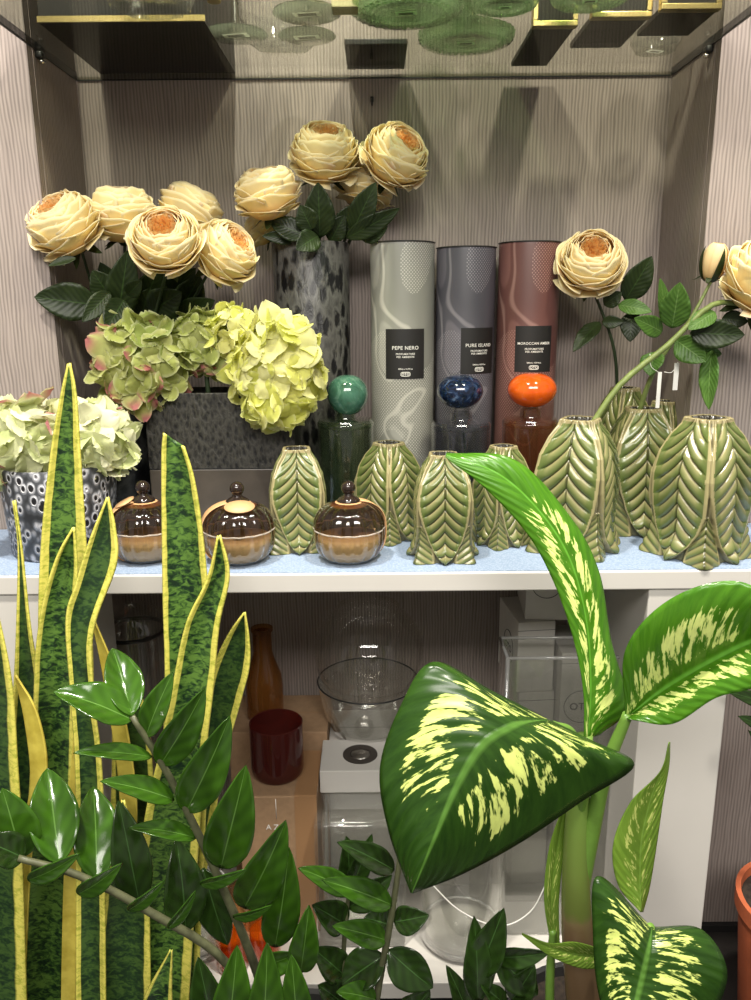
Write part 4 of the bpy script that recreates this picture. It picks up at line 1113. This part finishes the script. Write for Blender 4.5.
# bowl with a globe vase set in it
Ybw = 1.095; zc3 = -.35
card_box('white_carton', (xa(328, 735, 1.06), xa(420, 735, 1.06), 1.06, 1.17), ZB, zc3, 'whitebox', 'white carton behind the ring-hole holder, under the glass bowl')
r = 50 * mpp(P(368, 690, Ybw)); h = zrel(680, Ybw) - zc3
mb = MB(); mb.cap = False
def facet(a, z, q): return 1 - .018 * abs(sin(6 * a + (pi / 2 if z > h * .35 else 0))) if h * .08 < z < h * .72 else 1
mb.lathe([(0, .0006), (r * .52, .0006), (r * .62, .006), (r * .76, h * .2), (r * .87, h * .42), (r * .95, h * .7), (r, h - .001), (r - .001, h), (r - .0028, h - .001), (r * .9, h * .7), (r * .7, h * .22), (0, .010)], 72, mod=facet)
t = root('glass_bowl', (P(368, 690, Ybw).x, Ybw, zc3 + .0006), 'clear faceted glass bowl with a dark rim behind the white holder', 'bowl')
mb.build('body', M['glass'], t, sharp=25)
mb = MB(); ring = [Vector((r * cos(2 * pi * i / 64), r * sin(2 * pi * i / 64), h)) for i in range(65)]
mb.tube(ring, .0011, 8, cap=False); mb.build('rim', M['blackmetal'], t)
cz = P(369, 652, Ybw).z; gr = 55 * mpp(P(369, 652, Ybw))
mb = MB(); mb.cap = False
mb.lathe([(0, cz - gr)] + [(gr * sin(a), cz - gr * cos(a)) for a in [pi * i / 24 for i in range(1, 20)]] + [(gr * .52, cz + gr * .84), (gr * .56, cz + gr * .9), (gr * .53, cz + gr * .9)], 56)
for v in mb.v: v.z -= cz - gr
t = root('globe_vase', (P(369, 652, Ybw).x, Ybw, cz - gr), 'thin clear globe vase resting inside the faceted bowl', 'vase')
mb.build('globe', clear('thin_clear_glass', (.93, .92, .90), 1.2, .03, (.6, .58, .54), .03), t)
# tall clear jar on the left
p = P(134, 640, 1.09); r = 31 * mpp(p); ht = P(134, 628, 1.09).z - ZB
t = lathe_thing('glass_jar', (p.x, 1.09, ZB), [
    ('body', [(0, .0006), (r * .95, .0006), (r, .008), (r, ht), (r - .003, ht), (r - .003, .014), (0, .012)], 'glass'),
    ('lid', [(r * 1.03, ht + .0005), (r * 1.04, ht + .006), (r * .8, ht + .028), (r * .3, ht + .036), (0, ht + .037)], 'glass'),
    ('shade_ring', [(r * 1.0, ht - .006), (r * 1.03, ht - .004), (r * 1.03, ht), (r * .98, ht)], 'blackmetal')], 'tall clear lidded glass jar behind the snake plant', 'jar')  # the black ring stands in for a line of shade below the lid
# white cartons with a round emblem, stacked on the right
gW = 'white cartons stacked under the shelf'
def emblem_box(pxl, pxr, Yf, z0, z1, dpt, lab, rz=0, side=None, front=None):
    x0, x1 = xa(pxl, 640, Yf), xa(pxr, 640, Yf); w = x1 - x0
    t = root('white_carton', (x0, Yf, z0 + .0004), lab, 'box', gW, rz)
    h = z1 - z0 - .0008
    MB().box(0, w, 0, dpt, 0, h, .0010).build('carton', M['whitebox'], t, smooth=False)
    MB().box(-.0003, w + .0003, -.0003, .0006, h * .88, h * .88 + .0006).build('lid_seam', M['greyink'], t, smooth=False)
    def ring(cx, cz, rr, on_side):
        pts = []
        for i in range(41):
            a = 2 * pi * i / 40
            pts.append(Vector((-.0004, cx + rr * cos(a), cz + rr * sin(a))) if on_side else Vector((cx + rr * cos(a), -.0004, cz + rr * sin(a))))
        e = MB().tube(pts, .0005, 6, cap=False).build('round_emblem', M['greyink'], t)
        tx = text_mesh('OTO', rr * .62, M['greyink'], e, 'emblem_text', None, 0, 1.0, 0, .0002)
        if on_side: tx.rotation_euler.z = -pi / 2; tx.location = (-.0006, cx, cz)
        else: tx.location = (cx, -.0006, cz)
    if side: ring(*side, True)
    if front: ring(*front, False)
    return t
hs = .105
Z1 = zrel(624, 1.02)
zlev = [Z1, Z1 - hs, Z1 - 2 * hs, Z1 - 3 * hs, ZB]
emblem_box(518, 556, 1.02, zlev[1], zlev[0], .10, 'white carton with a circled emblem on its left side, left stack', rad(6), side=(.045, .05, .024))
emblem_box(521, 558, 1.02, zlev[2], zlev[1], .10, 'white carton just under the one with the circled emblem', rad(4))
emblem_box(519, 557, 1.02, zlev[3], zlev[2], .10, 'white carton second from the bottom of the left stack', rad(5))
emblem_box(520, 557, 1.02, zlev[4], zlev[3], .10, 'white carton at the bottom of the left stack', rad(4))
emblem_box(524, 568, 1.03, zlev[0], -ST - .02, .10, 'white carton on top of the left stack, touching the shelf shade', rad(-4), front=(.028, .052, .020))
zr0 = zrel(655, 1.0)
emblem_box(563, 604, 1.0, zr0 - .125, zr0, .10, 'white carton on top of the right stack behind the clear tray', 0, front=(.030, .045, .024))
emblem_box(563, 604, 1.0, ZB, zr0 - .125, .10, 'white carton at the bottom of the right stack behind the clear tray', 0, front=(.030, .14, .024))
emblem_box(566, 602, 1.105, ZB, -ST - .03, .07, 'tall white carton standing against the back wall', 0)
emblem_box(606, 640, 1.05, ZB, zrel(590, 1.05) - .02, .09, 'tall white carton beside the right leg panel', 0)
# clear acrylic tray in front of them
t = root('acrylic_case', (0, .93, ZB), 'open clear acrylic case in front of the white cartons', 'case')
cx0, cx1, ct = xa(508, 660, .92), xa(628, 660, .92), zrel(660, .92) - ZB
t.location.x = (cx0 + cx1) / 2; w = (cx1 - cx0) / 2
mb = MB()
mb.box(-w, w, -.01, -.007, .0006, ct, .001); mb.box(-w, -w + .004, -.007, .055, .0006, ct, .001); mb.box(w - .004, w, -.007, .055, .0006, ct, .001); mb.box(-w + .004, w - .004, .052, .055, .0006, ct, .001)
mb.build('walls', M['glass'], t, smooth=False)
mb = MB()
rp_ = [Vector((-w, -.0085, ct)), Vector((w, -.0085, ct)), Vector((w, .0535, ct)), Vector((-w, .0535, ct)), Vector((-w, -.0085, ct))]
frost = clear('frosted_acrylic_edge', (.75, .75, .73), 2.0, .1, (.8, .8, .78), .35)
for a, c in zip(rp_, rp_[1:]): mb.tube([a, c], .0022, 8)
mb.tube([Vector((-w, -.0085, ct)), Vector((-w, -.0085, .001))], .0028, 8); mb.tube([Vector((w, -.0085, ct)), Vector((w, -.0085, .001))], .0022, 8)
mb.build('edge_rim', frost, t)
# clear vases standing on the base board
def clear_vase(px, Y, r, h, lab, prof=None, mt='glass', name='glass_vase'):
    prof = prof or [(0, .0006), (.9, .0006), (1, .006), (1, None)]
    t = root(name, (P(px, 900, Y).x, Y, ZB), lab, 'vase', 'clear glass vases on the base board')
    mb = MB(); mb.cap = False
    mb.lathe([(0, .0006), (r * .9, .0006), (r, .008), (r, h * .5), (r * .98, h - .002), (r * .97, h), (r * .93, h - .002), (r * .93, .022), (r * .6, .016), (0, .016)], 56); mb.build('body', M[mt], t, sharp=40)
    mb = MB(); mb.tube([Vector((r * .98 * cos(2 * pi * i / 48), r * .98 * sin(2 * pi * i / 48), h)) for i in range(49)], .0012, 6, cap=False); mb.build('rim', frost, t)
    mb = MB(); mb.tube([Vector((r * .95 * cos(2 * pi * i / 48), r * .95 * sin(2 * pi * i / 48), .012)) for i in range(49)], .0022, 6, cap=False); mb.build('heel', frost, t)
    return t
clear_vase(462, .925, .058, .20, 'wide clear glass cylinder vase under the big speckled leaf')
clear_vase(195, .915, .045, .085, 'low clear round glass vase behind the crossing stems at lower left')
def liquid_bottle(px, Y, lab):
    t = root('orange_bottle', (P(px, 900, Y).x, Y, ZB), lab, 'bottle', 'bottles holding orange liquid')
    mb = MB(); mb.cap = False; mb.lathe([(0, .0006), (.020, .0006), (.022, .004), (.022, .07), (.020, .085), (.010, .10), (.009, .125), (.011, .128), (.0095, .128), (.0078, .10), (.019, .082), (.0205, .006), (0, .005)], 40); mb.build('bottle_body', clear('pale_amber_glass', (.9, .78, .62), 1.2), t, sharp=40)
    MB().lathe([(0, .0062), (.019, .0064), (.0195, .01), (.0195, .045), (0, .045)], 32).build('liquid', M['orangeglass'], t, sharp=40)
liquid_bottle(229, .875, 'small glass bottle of orange liquid, the left one behind the leaning stem')
liquid_bottle(263, .885, 'small glass bottle of orange liquid, the right one in front of the kraft box')
mb = MB(); cp = [P(405, 850, .86), P(432, 884, .855), P(462, 912, .85), P(500, 926, .85), P(530, 912, .852), P(548, 880, .858)]
cp = [Vector((q.x, q.y, max(q.z, ZB + .003))) for q in cp]
c0 = cp[0]
tag(MB().tube([cr(cp, i / 30) - c0 for i in range(31)], .0009, 6).build('string', M['paper'], at=(0, 0, 0)), 'thin white cord looping down in front of the clear glass', 'cord').location = c0

# ------------------------------------------------------------------ plants in front
def plant_pot(t, c, r, h, mt='darkpot'):
    mb = MB(); mb.cap = False
    mb.lathe([(0, .001), (r * .78, .001), (r * .8, .004), (r, h - .02), (r * 1.06, h - .02), (r * 1.06, h), (r * .98, h), (r * .95, h - .025), (r * .75, .01), (0, .008)], 48); mb.build('pot', M[mt], t, sharp=40)
    mb = MB(); R = random.Random(5)
    mb.grid(lambda a, b_: Vector((r * .965 * b_ * cos(2 * pi * a), r * .965 * b_ * sin(2 * pi * a), h - .014 + .004 * R.uniform(-1, 1) * (b_ < .95) + .002)), 36, 8, closed=True); mb.build('soil', M['soil'], t)

def strip(mb, Ls, Rs, Y0, Y1, bow=.006, n=48, m=12, off=Vector(), mids=None, edgeY=(0, 0), lin_fold=False):
    """a blade from lists of its two margins (base to tip); bow>0 pushes the middle away from the viewer"""
    N = len(Ls); LV_, RV_, MV_ = [], [], []
    for i in range(N):
        Y = lin(Y0, Y1, i / (N - 1))
        LV_.append(P(*Ls[i], Y + edgeY[0])); RV_.append(P(*Rs[i], Y + edgeY[1]))
        q = mids[i] if mids else ((Ls[i][0] + Rs[i][0]) / 2, (Ls[i][1] + Rs[i][1]) / 2)
        wd = abs(Rs[i][0] - Ls[i][0]) + abs(Rs[i][1] - Ls[i][1])
        MV_.append(P(*q, Y + bow * min(1, wd / 30)))
    def fn(u, t):
        s = u * 2 - 1; L, R_, Mi = cr(LV_, t), cr(RV_, t), cr(MV_, t)
        if lin_fold:
            e = L if s < 0 else R_; k = abs(s)
            return Mi.lerp(e, k) + (CAM - Mi).normalized() * (lin_fold * sin(pi * k) * (e - Mi).length) - off
        return Mi * (1 - s * s) + L * ((s * s - s) / 2) + R_ * ((s * s + s) / 2) - off
    return mb.grid(fn, m, n)

# snake plant
sp_c = Vector((P(88, 1040, .70).x, .695, ZF))
snake = root('snake_plant', sp_c, 'snake plant with upright banded yellow-edged leaves at the left edge', 'plant')
plant_pot(snake, sp_c, .098, .17)
SN = [
 ([(40, 1060), (38, 800), (38, 640), (41, 545), (51, 453), (61, 395), (68, 364)], [(100, 1060), (95, 800), (92, 640), (86, 545), (80, 453), (76, 395), (70, 363)], .745, .75, .008, 'sans'),
 ([(145, 1060), (160, 800), (165, 690), (163, 600), (162, 520), (162, 455), (164, 433)], [(195, 1060), (206, 800), (208, 690), (208, 600), (202, 530), (194, 480), (184, 447)], .73, .73, .008, 'sans'),
 ([(76, 1060), (76, 800), (71, 700), (66, 622), (75, 586), (90, 540), (107, 498)], [(106, 1060), (103, 800), (94, 700), (93, 632), (116, 565), (115, 528), (108, 497)], .685, .70, .006, 'sans'),
 ([(8, 1060), (25, 860), (33, 720), (36, 650), (45, 595), (58, 555), (73, 528)], [(76, 1060), (73, 860), (75, 720), (76, 650), (76, 600), (77, 565), (74, 527)], .71, .715, .009, 'sans'),
 ([(-12, 1060), (4, 800), (13, 700), (17, 620), (18, 550), (13, 501)], [(50, 1060), (50, 800), (42, 700), (30, 625), (22, 550), (15, 500)], .73, .735, .007, 'sans'),
 ([(-70, 1060), (-58, 850), (-50, 750), (-36, 670), (-16, 590)], [(28, 1060), (22, 850), (17, 760), (11, 680), (-8, 588)], .655, .66, .010, 'sans'),
 ([(120, 1060), (140, 850), (160, 750), (172, 690), (186, 625), (207, 580), (218, 536)], [(185, 1060), (198, 850), (206, 750), (213, 690), (219, 625), (229, 575), (220, 535)], .712, .715, .008, 'sans'),
 ([(135, 1060), (165, 880), (188, 780), (206, 695), (216, 660), (230, 632), (244, 613)], [(182, 1060), (205, 880), (224, 765), (241, 700), (249, 668), (249, 640), (245, 612)], .77, .775, .007, 'sans'),
 ([(100, 1060), (108, 880), (112, 760), (112, 690), (118, 655)], [(150, 1060), (155, 880), (152, 760), (140, 690), (122, 655)], .765, .77, .006, 'sans'),
 ([(60, 1060), (63, 900), (68, 800), (73, 740), (76, 690), (78, 640)], [(74, 1060), (79, 900), (86, 800), (90, 740), (88, 690), (79, 640)], .700, .702, .002, 'sansyellow'),
 ([(116, 1060), (118, 880), (119, 790), (105, 690), (92, 622)], [(128, 1060), (134, 880), (136, 790), (117, 680), (95, 621)], .735, .735, .002, 'sansyellow'),
 ([(12, 1060), (22, 850), (30, 780), (24, 720), (14, 676)], [(22, 1060), (32, 850), (47, 775), (38, 715), (16, 675)], .675, .68, .002, 'sansyellow'),
 ([(132, 1070), (142, 1005), (170, 950)], [(178, 1070), (172, 1005), (172, 950)], .66, .665, .004, 'sans'),
 ([(88, 1060), (98, 960), (106, 880), (122, 800)], [(150, 1060), (150, 960), (146, 880), (124, 800)], .70, .70, .007, 'sans'),
]
for Ls, Rs, Y0, Y1, bow, mt in SN:
    mb = MB(); strip(mb, Ls, Rs, Y0, Y1, bow, off=sp_c, m=16)
    um = {68: 1.0, 107: .93, 13: .9, 244: .92, 218: .86}.get(Ls[-1][0], .80)
    mb.uv = [(.5 + (u - .5) * um, v) for u, v in mb.uv]
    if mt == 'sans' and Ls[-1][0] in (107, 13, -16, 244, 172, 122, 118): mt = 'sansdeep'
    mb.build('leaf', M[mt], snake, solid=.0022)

# zz plant
zz_c = Vector((P(300, 1060, .64).x, .64, ZF))
zz = root('zz_plant', zz_c, 'zz plant with glossy dark oval leaflets in rows along arching stems', 'plant')
plant_pot(zz, zz_c, .095, .18)
def zstem(pts, r0_, r1_):
    v = [P(*p) - zz_c for p in pts]
    MB().tube([cr(v, i / 24) for i in range(25)], [lin(r0_, r1_, i / 24) for i in range(25)], 10).build('stem', M['zzstem'], zz)
zstem([(275, 1050, .64), (258, 975, .635), (215, 870, .625), (170, 778, .62), (132, 716, .615)], .0052, .0026)
zstem([(262, 1050, .63), (228, 965, .615), (150, 912, .60), (80, 876, .59), (18, 858, .58)], .0045, .0028)
zstem([(368, 1060, .66), (378, 990, .66), (389, 930, .66), (397, 880, .665), (401, 845, .67)], .0042, .0026)
zstem([(338, 1060, .69), (342, 985, .69), (345, 930, .695), (350, 880, .70)], .0034, .002)
zstem([(470, 1060, .69), (490, 985, .70), (500, 950, .70)], .003, .0022)
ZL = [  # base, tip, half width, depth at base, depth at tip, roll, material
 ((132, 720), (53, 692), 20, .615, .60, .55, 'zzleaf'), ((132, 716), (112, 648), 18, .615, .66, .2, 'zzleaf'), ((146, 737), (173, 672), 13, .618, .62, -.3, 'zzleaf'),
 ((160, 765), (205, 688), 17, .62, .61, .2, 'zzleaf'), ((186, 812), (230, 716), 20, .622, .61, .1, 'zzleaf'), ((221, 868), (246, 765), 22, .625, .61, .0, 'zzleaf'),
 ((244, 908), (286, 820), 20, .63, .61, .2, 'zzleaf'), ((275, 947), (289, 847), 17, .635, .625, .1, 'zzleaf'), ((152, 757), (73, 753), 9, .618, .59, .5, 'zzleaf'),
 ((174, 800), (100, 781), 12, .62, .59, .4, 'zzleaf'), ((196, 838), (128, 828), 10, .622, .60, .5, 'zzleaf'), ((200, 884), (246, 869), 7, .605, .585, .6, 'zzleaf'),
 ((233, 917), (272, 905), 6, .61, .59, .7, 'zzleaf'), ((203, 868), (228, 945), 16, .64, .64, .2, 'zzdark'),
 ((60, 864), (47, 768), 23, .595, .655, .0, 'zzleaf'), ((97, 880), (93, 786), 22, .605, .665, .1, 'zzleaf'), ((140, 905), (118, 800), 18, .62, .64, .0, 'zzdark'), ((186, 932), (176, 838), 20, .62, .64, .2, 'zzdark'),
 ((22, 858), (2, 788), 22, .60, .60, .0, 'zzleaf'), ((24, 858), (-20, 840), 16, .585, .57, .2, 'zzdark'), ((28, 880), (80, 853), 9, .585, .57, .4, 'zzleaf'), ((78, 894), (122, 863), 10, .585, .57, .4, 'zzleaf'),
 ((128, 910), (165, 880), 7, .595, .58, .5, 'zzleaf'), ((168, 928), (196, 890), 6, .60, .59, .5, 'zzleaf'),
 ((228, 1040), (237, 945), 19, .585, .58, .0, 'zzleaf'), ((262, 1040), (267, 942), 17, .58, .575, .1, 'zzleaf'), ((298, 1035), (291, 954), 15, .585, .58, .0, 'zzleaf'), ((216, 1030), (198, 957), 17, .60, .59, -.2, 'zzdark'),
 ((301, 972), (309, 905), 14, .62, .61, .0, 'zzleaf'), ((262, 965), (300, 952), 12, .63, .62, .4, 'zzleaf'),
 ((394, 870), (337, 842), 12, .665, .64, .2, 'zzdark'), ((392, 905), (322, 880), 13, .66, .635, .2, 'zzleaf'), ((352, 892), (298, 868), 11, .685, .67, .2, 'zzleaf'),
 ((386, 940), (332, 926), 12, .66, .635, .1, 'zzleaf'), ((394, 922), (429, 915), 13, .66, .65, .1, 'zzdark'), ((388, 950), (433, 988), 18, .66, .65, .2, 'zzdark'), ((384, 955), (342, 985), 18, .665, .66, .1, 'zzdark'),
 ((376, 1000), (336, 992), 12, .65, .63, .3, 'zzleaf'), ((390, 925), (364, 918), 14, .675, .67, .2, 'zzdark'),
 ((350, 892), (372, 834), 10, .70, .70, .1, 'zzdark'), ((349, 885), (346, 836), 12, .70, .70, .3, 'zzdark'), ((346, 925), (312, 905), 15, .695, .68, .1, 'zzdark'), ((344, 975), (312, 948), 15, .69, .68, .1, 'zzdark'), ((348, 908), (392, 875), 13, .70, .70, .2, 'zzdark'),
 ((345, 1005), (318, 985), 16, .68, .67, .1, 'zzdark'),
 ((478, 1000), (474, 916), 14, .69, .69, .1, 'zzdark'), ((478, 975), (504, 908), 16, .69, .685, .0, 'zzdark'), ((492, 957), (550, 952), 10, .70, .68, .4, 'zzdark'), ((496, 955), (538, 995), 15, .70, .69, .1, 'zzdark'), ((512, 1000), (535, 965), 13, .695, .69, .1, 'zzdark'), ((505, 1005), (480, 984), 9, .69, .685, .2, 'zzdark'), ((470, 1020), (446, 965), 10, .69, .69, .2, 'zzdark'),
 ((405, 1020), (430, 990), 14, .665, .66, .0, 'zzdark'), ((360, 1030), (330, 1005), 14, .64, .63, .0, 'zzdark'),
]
for i, (b0, t0, hw, Ya, Yb_, roll, mt) in enumerate(ZL):
    p, q_ = P(*b0, Ya), P(*t0, Yb_); mb = MB()
    simple_leaf(mb, p - zz_c, q_ - zz_c, hw * 1.14 * mpp(p), roll, .06, .40, 'ovate', 18, 10, .03, .15, view=CAM - p, ph=i); mb.build('leaf', M[mt], zz, solid=.0009)

# dumb cane
dc = Vector((P(590, 1060, .68).x, .685, ZF))
dumb = root('dumb_cane', dc, 'dumb cane with huge green leaves splashed cream yellow, right of centre', 'plant')
plant_pot(dumb, dc, .085, .18)
def dstem(pts, radii, mt, name='stem'):
    v = [P(*p) - dc for p in pts]; n = len(pts) - 1
    rr = [Vector((r, 0, 0)) for r in radii]
    MB().tube([cr(v, i / 30) for i in range(31)], [cr(rr, i / 30).x * .00095 for i in range(31)], 14).build(name, mt, dumb)
def cane_material():
    m, nt, b = mk('dumb_cane_stem')
    x, y, z = sep(nt, coords(nt))
    n = noise(nt, coords(nt), 45, 4)
    f = math_(nt, 'ADD', math_(nt, 'MULTIPLY', z, 1.0), math_(nt, 'MULTIPLY', n, .05))
    c = ramp(nt, f, [(.325, (.16, .10, .05)), (.35, (.20, .15, .07)), (.365, (.13, .17, .035)), (.50, (.16, .27, .05))])
    nt.links.new(c, b.inputs['Base Color']); b.inputs['Roughness'].default_value = .4; return m
cane = cane_material()
petm = plain('dumb_cane_petiole', (.15, .29, .045), .35, grain=.15, gscale=30)
dstem([(590, 1080, .69), (580, 960, .685), (576, 890, .685), (578, 810, .685), (585, 735, .69)], [19, 18, 15, 12, 8], cane)
dstem([(577, 930, .690), (588, 850, .682), (606, 770, .672), (628, 714, .665)], [5, 9, 7, 5], petm, 'petiole')
dstem([(578, 850, .690), (582, 775, .668), (572, 735, .640), (553, 724, .622)], [3, 6, 5, 3], petm, 'petiole')
dstem([(550, 1060, .70), (550, 980, .70), (553, 930, .70)], [5, 5, 4], petm, 'petiole')
dstem([(602, 960, .66), (625, 940, .63), (651, 927, .60)], [6, 5, 4], petm, 'petiole')
def dleaf(mids, Ls, Rs, Y0, Y1, mt, bow, eY=(0, 0), fold=.12, n=60, m=24):
    mb = MB(); strip(mb, Ls, Rs, Y0, Y1, bow, n, m, dc, mids, eY, fold); mb.build('leaf', M[mt], dumb, solid=.0009)
# leaf arching up and left, over the leaf vases
dleaf([(588, 738), (590, 680), (586, 620), (570, 560), (540, 512), (498, 474), (446, 455)],
      [(584, 738), (583, 690), (573, 638), (554, 583), (528, 535), (487, 490), (445, 457)],
      [(600, 735), (627, 706), (611, 640), (599, 572), (571, 518), (515, 460), (446, 453)], .685, .72, 'dieff2', .004, (.0, .012), .10)
# leaf reaching right
dleaf([(626, 718), (662, 690), (704, 665), (752, 641), (800, 630)], [(625, 714), (626, 648), (672, 598), (742, 582), (802, 628)], [(628, 719), (672, 724), (716, 698), (765, 682), (802, 632)], .665, .60, 'dieff2', .012, (.0, -.01), .14)
# the big drooping leaf
dleaf([(548, 720), (528, 722), (510, 727), (481, 746), (457, 786), (434, 840), (412, 893)], [(545, 718), (490, 690), (433, 662), (401, 705), (380, 768), (389, 832), (411, 893)], [(552, 721), (592, 741), (634, 765), (582, 801), (521, 842), (464, 873), (413, 893)], .61, .545, 'dieff', -.012, (.012, .012), .06)
# yellowish leaf seen from behind
dleaf([(641, 912), (640, 880), (642, 838), (652, 795), (664, 765), (669, 742)], [(640, 912), (618, 885), (613, 845), (630, 803), (660, 772), (669, 742)], [(643, 912), (650, 885), (657, 842), (663, 800), (669, 765), (670, 742)], .66, .67, 'dieff3', .006, (0, .01), .10)
# low leaf at the bottom right
dleaf([(652, 927), (648, 952), (640, 984), (632, 1015), (622, 1050)], [(650, 926), (598, 876), (593, 935), (600, 1000), (621, 1050)], [(654, 927), (702, 930), (727, 975), (700, 1025), (624, 1050)], .60, .555, 'dieff', -.008, (.008, .012), .08)
dleaf([(604, 955), (578, 954), (550, 947), (522, 934)], [(604, 950), (576, 942), (549, 943), (522, 933)], [(602, 968), (580, 968), (550, 956), (523, 936)], .655, .63, 'dieff3', .004, (0, 0), .1)
dleaf([(556, 950), (551, 905), (556, 855), (564, 806)], [(552, 950), (544, 900), (549, 848), (563, 806)], [(560, 950), (559, 900), (564, 850), (566, 806)], .70, .695, 'dieff3', .003, (0, 0), .08)

# potted plant at the right edge
tc = P(797, 930, .86); 
pot_r = .078
cpt = Vector((P(808, 905, .84).x, .84, ZF))
bush = root('potted_plant', cpt, 'terracotta pot at the right edge with dark pointed leaves', 'plant')
plant_pot(bush, cpt, pot_r, P(795, 902, .84).z - ZF, 'terracotta')
pts = [Vector((0, 0, .18)), P(792, 800, .84) - cpt, P(778, 705, .83) - cpt]
MB().tube([cr(pts, i / 12) for i in range(13)], .0035, 8).build('stem', M['stembrown'], bush)
for b0, t0, hw in (((778, 708), (727, 691), 9), ((780, 735), (738, 716), 9), ((784, 770), (748, 730), 8)):
    p, q_ = P(*b0, .83), P(*t0, .81); mb = MB(); simple_leaf(mb, p - cpt, q_ - cpt, hw * mpp(p), .2, .05, .2, view=CAM - p); mb.build('leaf', M['zzdark'], bush, solid=.0008)
